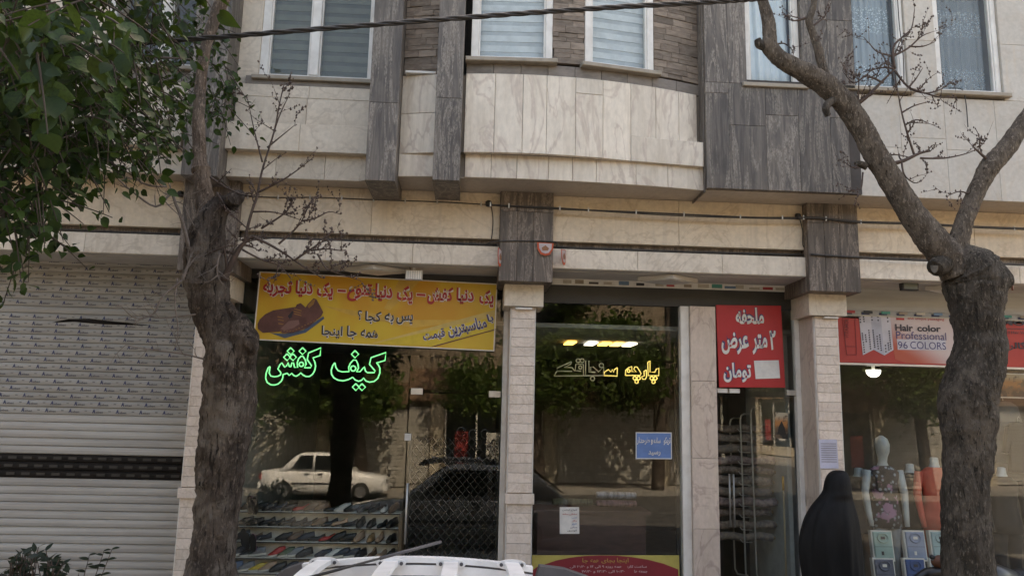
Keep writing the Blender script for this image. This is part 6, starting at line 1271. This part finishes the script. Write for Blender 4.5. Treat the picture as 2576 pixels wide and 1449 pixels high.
# car in front: only its roof and luggage rails reach into the frame
YF = -4.62; ZR = Za(1050, 1399, -4.62)
rl0, rl1 = at(762, 1408, YF), at(1340, 1400, YF)
cxr = (rl0.x+rl1.x)/2; yc0 = YF-.50
ce_, cb = car((cxr+.05, yc0, 0), 0, 3.9, 1.62, 1.44, PAINT, 'white hatchback with white roof rack, only its roof showing at the bottom edge', True)
rack = empty('roof_rack', cb, None, 'white four bar roof rack with dark grey end feet on the white car', 'roof rack')
for s, Yr in ((1, YF), (-1, yc0-.50)):
    x0, x1 = rl0.x, rl1.x
    def zr(x): t = (x-x0)/(x1-x0); return ZR-.035*(2*t-1)**2
    def railm(za, zb_, ya, yb_, m, nm):
        v = []; f = []; n = 10
        for i in range(n+1):
            x = x0+(x1-x0)*i/n; z = zr(x); v += [(x, ya, z+za), (x, yb_, z+za), (x, yb_, z+zb_), (x, ya, z+zb_)]
        for i in range(n):
            a, b = i*4, i*4+4
            for k in range(4): f.append((a+k, a+(k+1) % 4, b+(k+1) % 4, b+k))
        f += [(0, 1, 2, 3), (n*4, n*4+1, n*4+2, n*4+3)]; return obj(nm, fixnormals(mesh([Vector(a)-cb for a in v], f, m)), None, rack, cb)
    railm(-.022, 0, Yr-.02, Yr+.02, RACKW, 'rail'); railm(-.032, -.022, Yr-.012, Yr+.012, PLAST, 'rail_seal'); railm(-.075, -.032, Yr-.018, Yr+.018, RACKW, 'rail_base')
    for sx, xe_, ln in ((-1, x0, .17), (1, x1, .33)):
        z0 = zr(xe_); q = [(xe_-sx*.02, z0-.10), (xe_+sx*.0, z0-.09), (xe_+sx*.03, z0+.006), (xe_+sx*.14, z0-.006), (xe_+sx*ln*.75, z0-.04), (xe_+sx*ln, z0-.085), (xe_+sx*ln, z0-.10)] if sx > 0 else [(xe_+.02, z0-.10), (xe_-.0, z0+.004), (xe_-ln*.4, z0-.02), (xe_-ln, z0-.09)]
        v, f = poly_prism([(a-cb.x, c-cb.z) for a, c in q], Yr-.03-cb.y, Yr+.03-cb.y); obj('end_foot', fixnormals(mesh(v, f, PLAST)), None, rack, cb)
for px in (818, 985, 1135, 1286):
    p = at(px, 1415, YF); z = ZR-.012
    cbm = empty('cross_bar', (p.x, yc0, z), rack); v = []; f = []
    for i in range(9):
        t = i/8; y = YF+.0+(yc0-.5-YF)*t; zz_ = z-.004+.03*math.sin(math.pi*t); v += [(p.x-.03, y, zz_), (p.x+.03, y, zz_), (p.x+.03, y, zz_-.02), (p.x-.03, y, zz_-.02)]
    for i in range(8):
        a, b = i*4, i*4+4
        for k in range(4): f.append((a+k, a+(k+1) % 4, b+(k+1) % 4, b+k))
    f += [(0, 1, 2, 3), (32, 33, 34, 35)]; bc = Vector((p.x, yc0, z)); obj('bar', fixnormals(mesh([Vector(a)-bc for a in v], f, RACKW)), None, cbm, bc)
    for Yr in (YF, yc0-.5):
        v, f = poly_prism([(.065*math.cos(a)-0, .022*math.sin(a)) for a in [k*math.pi/8 for k in range(16)]], -.03, -.021); obj('clamp_plate', mesh(v, f, RACKW), None, cbm, (p.x, Yr, z-.012))
        for s in (-1, 1): MB().tube([(p.x+s*.045, Yr-.028, z-.012), (p.x+s*.045, Yr-.036, z-.012)], .008, 8).build('bolt', PLAST, cbm, bc)
a0, a1 = at(740, 1462, -5.3), at(1109, 1362, -4.95)
an = empty('car_antenna', a0, None, 'thin black whip antenna slanting up over the white car roof', 'antenna'); MB().tube([a0, a0.lerp(a1, .86)], [.006, .0035], 6).build('rod', BLACK, an, a0, True); MB().tube([a0.lerp(a1, .55), a1], [.0065, .006], 6).build('tip', PLAST, an, a0, True); MB().tube([a0, a0.lerp(Vector((a0.x-.05, a0.y, 1.44)), 1)], [.008, .018], 8).build('foot', BLACK, an, a0, True)

# ------------------------------------------------------------------ motorcycle behind the right trunk
mp = at(2360, 1415, -1.75); mc = empty('motorcycle', (mp.x+.3, -1.75, .15), None, 'motorcycle with brown handlebar muff half hidden by the pruned tree, parked before the clothes shop', 'motorcycle'); mo = Vector((mp.x+.3, -1.75, .15))
MUF = plain('muff_leather', (.13, .045, .02), .6, (.07, .025, .012), 7); MBK = pm('motor_black', (.012, .012, .013), .35)
hz = mp.z
MB().tube([mp+Vector((-.06, 0, .05)), mp+Vector((.03, 0, .015))], .019, 8).build('lever_end', MBK, mc, mo, True)
v, f = tube(smoothpath([mp+Vector((-.04, 0, .03)), mp+Vector((0, 0, .01)), mp+Vector((.10, .01, -.01)), mp+Vector((.2, .02, -.03)), mp+Vector((.27, .03, -.05))], [.03, .055, .075, .085, .06], 4)[0], smoothpath([Vector()]*5, [.03, .055, .075, .085, .06], 4)[1], 14); obj('hand_muff', mesh([Vector(a)-mo for a in v], f, MUF, True), None, mc, mo)
MB().tube([mp+Vector((-.05, 0, .03)), mp+Vector((.3, .05, -.06)), mp+Vector((.45, .2, -.05)), mp+Vector((.5, .4, 0))], .012, 8).build('handlebar', RIM, mc, mo, True)
lofto('headlight', [(mp.x+.28, -1.68, hz-.2, .03, .03), (mp.x+.28, -1.68, hz-.16, .085, .075), (mp.x+.28, -1.68, hz-.05, .09, .08), (mp.x+.28, -1.68, hz+.0, .03, .03)], MBK, mc, 14, loc=mo)
MB().tube([mp+Vector((-.22, -.02, -.12)), mp+Vector((-.1, 0, -.09)), mp+Vector((.1, 0, -.06)), mp+Vector((.26, .03, -.08))], [.02, .05, .055, .04], 12).build('front_cowl', MBK, mc, mo, True)
MB().tube([mp+Vector((.22, .04, -.2)), mp+Vector((.5, .1, -.12)), mp+Vector((.75, .15, -.16))], [.09, .13, .08], 12).build('fuel_tank', MBK, mc, mo, True); MB().tube([mp+Vector((.72, .15, -.14)), mp+Vector((1.1, .2, -.16)), mp+Vector((1.4, .22, -.1))], [.07, .10, .06], 10).build('seat', pm('seat_vinyl', (.02, .02, .02), .5), mc, mo, True)
for dx in (-.12, 1.2):
    c = Vector((mp.x+dx+.1, -1.75+.05, .15+.3)); w0 = empty('wheel', c, mc); v, f = tube([c+Vector((.27*math.cos(a), 0, .27*math.sin(a))) for a in [k*math.pi/12 for k in range(25)]], .035, 8, False); obj('tyre', mesh([Vector(a)-c for a in v], f, TYRE, True), None, w0, c); MB().tube([c+Vector((0, -.04, 0)), c+Vector((0, .04, 0))], .05, 10).build('hub', RIM, w0, c)
    for k in range(6): a = k*math.pi/3; MB().tube([c, c+Vector((.25*math.cos(a), 0, .25*math.sin(a)))], .006, 4).build('spoke', RIM, w0, c)
    MB().tube([c, (mp.x+.28, -1.68, hz-.12) if dx < 0 else (mp.x+.9, -1.6, hz-.25)], .02, 8).build('fork', RIM, mc, mo)
MB().box(mp.x+.4, mp.x+.75, -1.78, -1.58, .35, .62).build('engine', RIM, mc, mo)

# ------------------------------------------------------------------ the far side of the street, seen in the shop glass
OB = empty('opposite_building', (0, -21, .14), None, 'sunlit tan shop building across the street mirrored in the shop windows', 'building')
OW = stone('opposite_stone', (.26, .20, .145), (.20, .155, .11), (.16, .12, .08), vs=.4); OSH = plain('opposite_shutter', (.46, .44, .40), .5, (.38, .35, .31), 2)
MB().box(-32, 34, -27, -21, .14, 9.5).build('wall', OW, OB, (0, -21, .14)); MB().box(-32.3, 34.3, -27, -20.7, 9.5, 9.8).build('roof', PLASTER, OB, (0, -21, .14)); MB().box(-32, 34, -20.99, -20.7, 3.3, 4.1).build('sign_band', plain('band_brown', (.22, .13, .08), .7), OB, (0, -21, .14))
FARP = pm('far_pier', (.48, .42, .33), .8); FARR = pm('far_red_cloth', (.3, .03, .03), .8)
for i in range(15):
    x = -32+i*4.4; MB().box(x-.25, x+.25, -21.0, -20.82, .14, 3.3).build('pier', FARP, OB, (x, -21, .2))
    if i % 3 == 1:
        w0 = MB().box(x+.3, x+4.1, -20.985, -20.97, .7, 3.1).build('shop_window', CGL, OB, (x, -21, .2)); MB().box(x+.3, x+4.1, -20.99, -20.9, .2, .68).build('stall_riser', FARP, OB, (x, -21, .2))
        for u in (.3, 1.5, 2.8, 4.05): MB().box(x+u, x+u+.06, -20.97, -20.9, .7, 3.1).build('mullion', WOUT, w0, (x, -21, .2))
        for u, c in ((.7, FARR), (1.9, WOUT), (3.2, FARR)): MB().box(x+u, x+u+.5, -20.969, -20.93, 1.0, 2.2).build('garment', c, w0, (x, -21, .2))
        continue
    s_ = empty('shutter', (x, -21, .2), OB)
    for k in range(20): MB().box(x+.3, x+4.1, -20.99, -20.93, .2+k*.145, .33+k*.145).build('slat', OSH, s_, (x, -21, .2+k*.145))
for x, c, w_, lbl in ((-13.5, (.5, .03, .03), 5, 'red'), (9, (.5, .5, .48), 4.5, 'white')): 
    MB().box(x, x+w_, -20.72, -20.66, 3.35, 4.05).build('fascia_sign', pm('far_sign_'+lbl, c, .6), OB, (x, -21, 3)); MB().box(x+.2, x+w_-.2, -20.665, -20.64, 3.38, 3.52).build('fascia_stripe', WOUT, OB, (x, -21, 3))
for i in range(10):
    x = -30+i*6.3; w0 = MB().box(x, x+2.2, -20.99, -20.95, 5.6, 7.6).build('window', CGL, OB, (x, -21, 6)); MB().box(x-.1, x+2.3, -21, -20.9, 5.48, 5.58).build('sill', WOUT, w0, (x, -21, 5.5)) if False else None
vp = at(657, 1200, .9+16.6); v2 = at(950, 1200, .9+16.6)
car(((vp.x+v2.x)/2+.25, -16.6, 0), math.pi, 3.95, 1.6, 1.44, PAINTB, 'old white sedan parked across the street, mirrored in the shoe shop glass')
OLEAF = leafmat('street_leaf', (.045, .085, .02), (.12, .17, .035), .35)
def street_tree(x, y, h, r, n_, seed, lean, label):
    rg2 = random.Random(seed); base = Vector((x, y, .1)); e = empty('street_tree', base, None, label, 'tree', 'trees across the street')
    q, r_ = smoothpath([base, base+Vector((lean*.3, 0, h*.3)), base+Vector((lean, .1, h*.6)), base+Vector((lean*1.1, .1, h))], [.24, .2, .15, .05], 5); mb = MB(); mb.tube(q, r_, 10)
    for k in range(9):
        a = rg2.uniform(0, 6.28); z0 = base+Vector((lean*.9, 0, h*rg2.uniform(.42, .7))); t = z0+Vector((math.cos(a)*r*.8, math.sin(a)*r*.8, h*rg2.uniform(.1, .35))); mb.tube([z0, z0.lerp(t, .5)+Vector((0, 0, .2)), t], [.07, .05, .02], 5)
    mb.build('trunk', BARK1, e, base, True)
    c = [(base+Vector((lean+rg2.uniform(-r, r)*.9, rg2.uniform(-r, r)*.6, h*rg2.uniform(.45, 1.15))), rg2.uniform(.7, 1.2)) for _ in range(11)]; vv = []; fq = []
    for k in range(n_):
        cc, cr_ = c[k % 11]; p = cc+Vector((rg2.gauss(0, .5), rg2.gauss(0, .5), rg2.gauss(0, .4)))*cr_; a = Vector((rg2.gauss(0, 1), rg2.gauss(0, 1), rg2.gauss(-.4, .7))).normalized(); b_ = a.cross(Vector((rg2.gauss(0, 1), rg2.gauss(0, 1), rg2.gauss(0, 1)))).normalized(); s = rg2.uniform(.06, .12); m = len(vv)
        vv += [p, p+(a+b_*.8)*s, p+a*2*s, p+(a-b_*.8)*s]; fq.append((m, m+1, m+2, m+3))
    obj('crown', mesh([a-base for a in vv], fq, OLEAF), None, e, base, kind='stuff')
for x, y, h, r, n_, ln, lb_ in ((-8.2, -18.5, 6.6, 2.4, 10000, .3, 'leafy tree across the street left of the old white sedan'), (-3.6, -18.3, 6.4, 2.5, 10000, -.7, 'leaning leafy tree across the street beside the bonnet of the old white sedan'), (2.6, -18.6, 6.6, 2.4, 10000, -.6, 'leafy tree across the street mirrored in the left half of the fabric shop window'), (6.8, -18.5, 6.8, 2.4, 9000, .4, 'leafy tree across the street mirrored beside the white post'), (12.2, -18.4, 6.4, 2.4, 9000, .3, 'leafy tree across the street mirrored above the pale mannequin'), (16.8, -18.5, 6.6, 2.4, 8000, -.3, 'leafy tree farthest along the opposite pavement'), (-13.5, -18.5, 6.4, 2.3, 5000, .2, 'leafy tree across the street facing the closed shutter')):
    street_tree(x, y, h, r, n_, int(x*10)+500, ln, lb_)
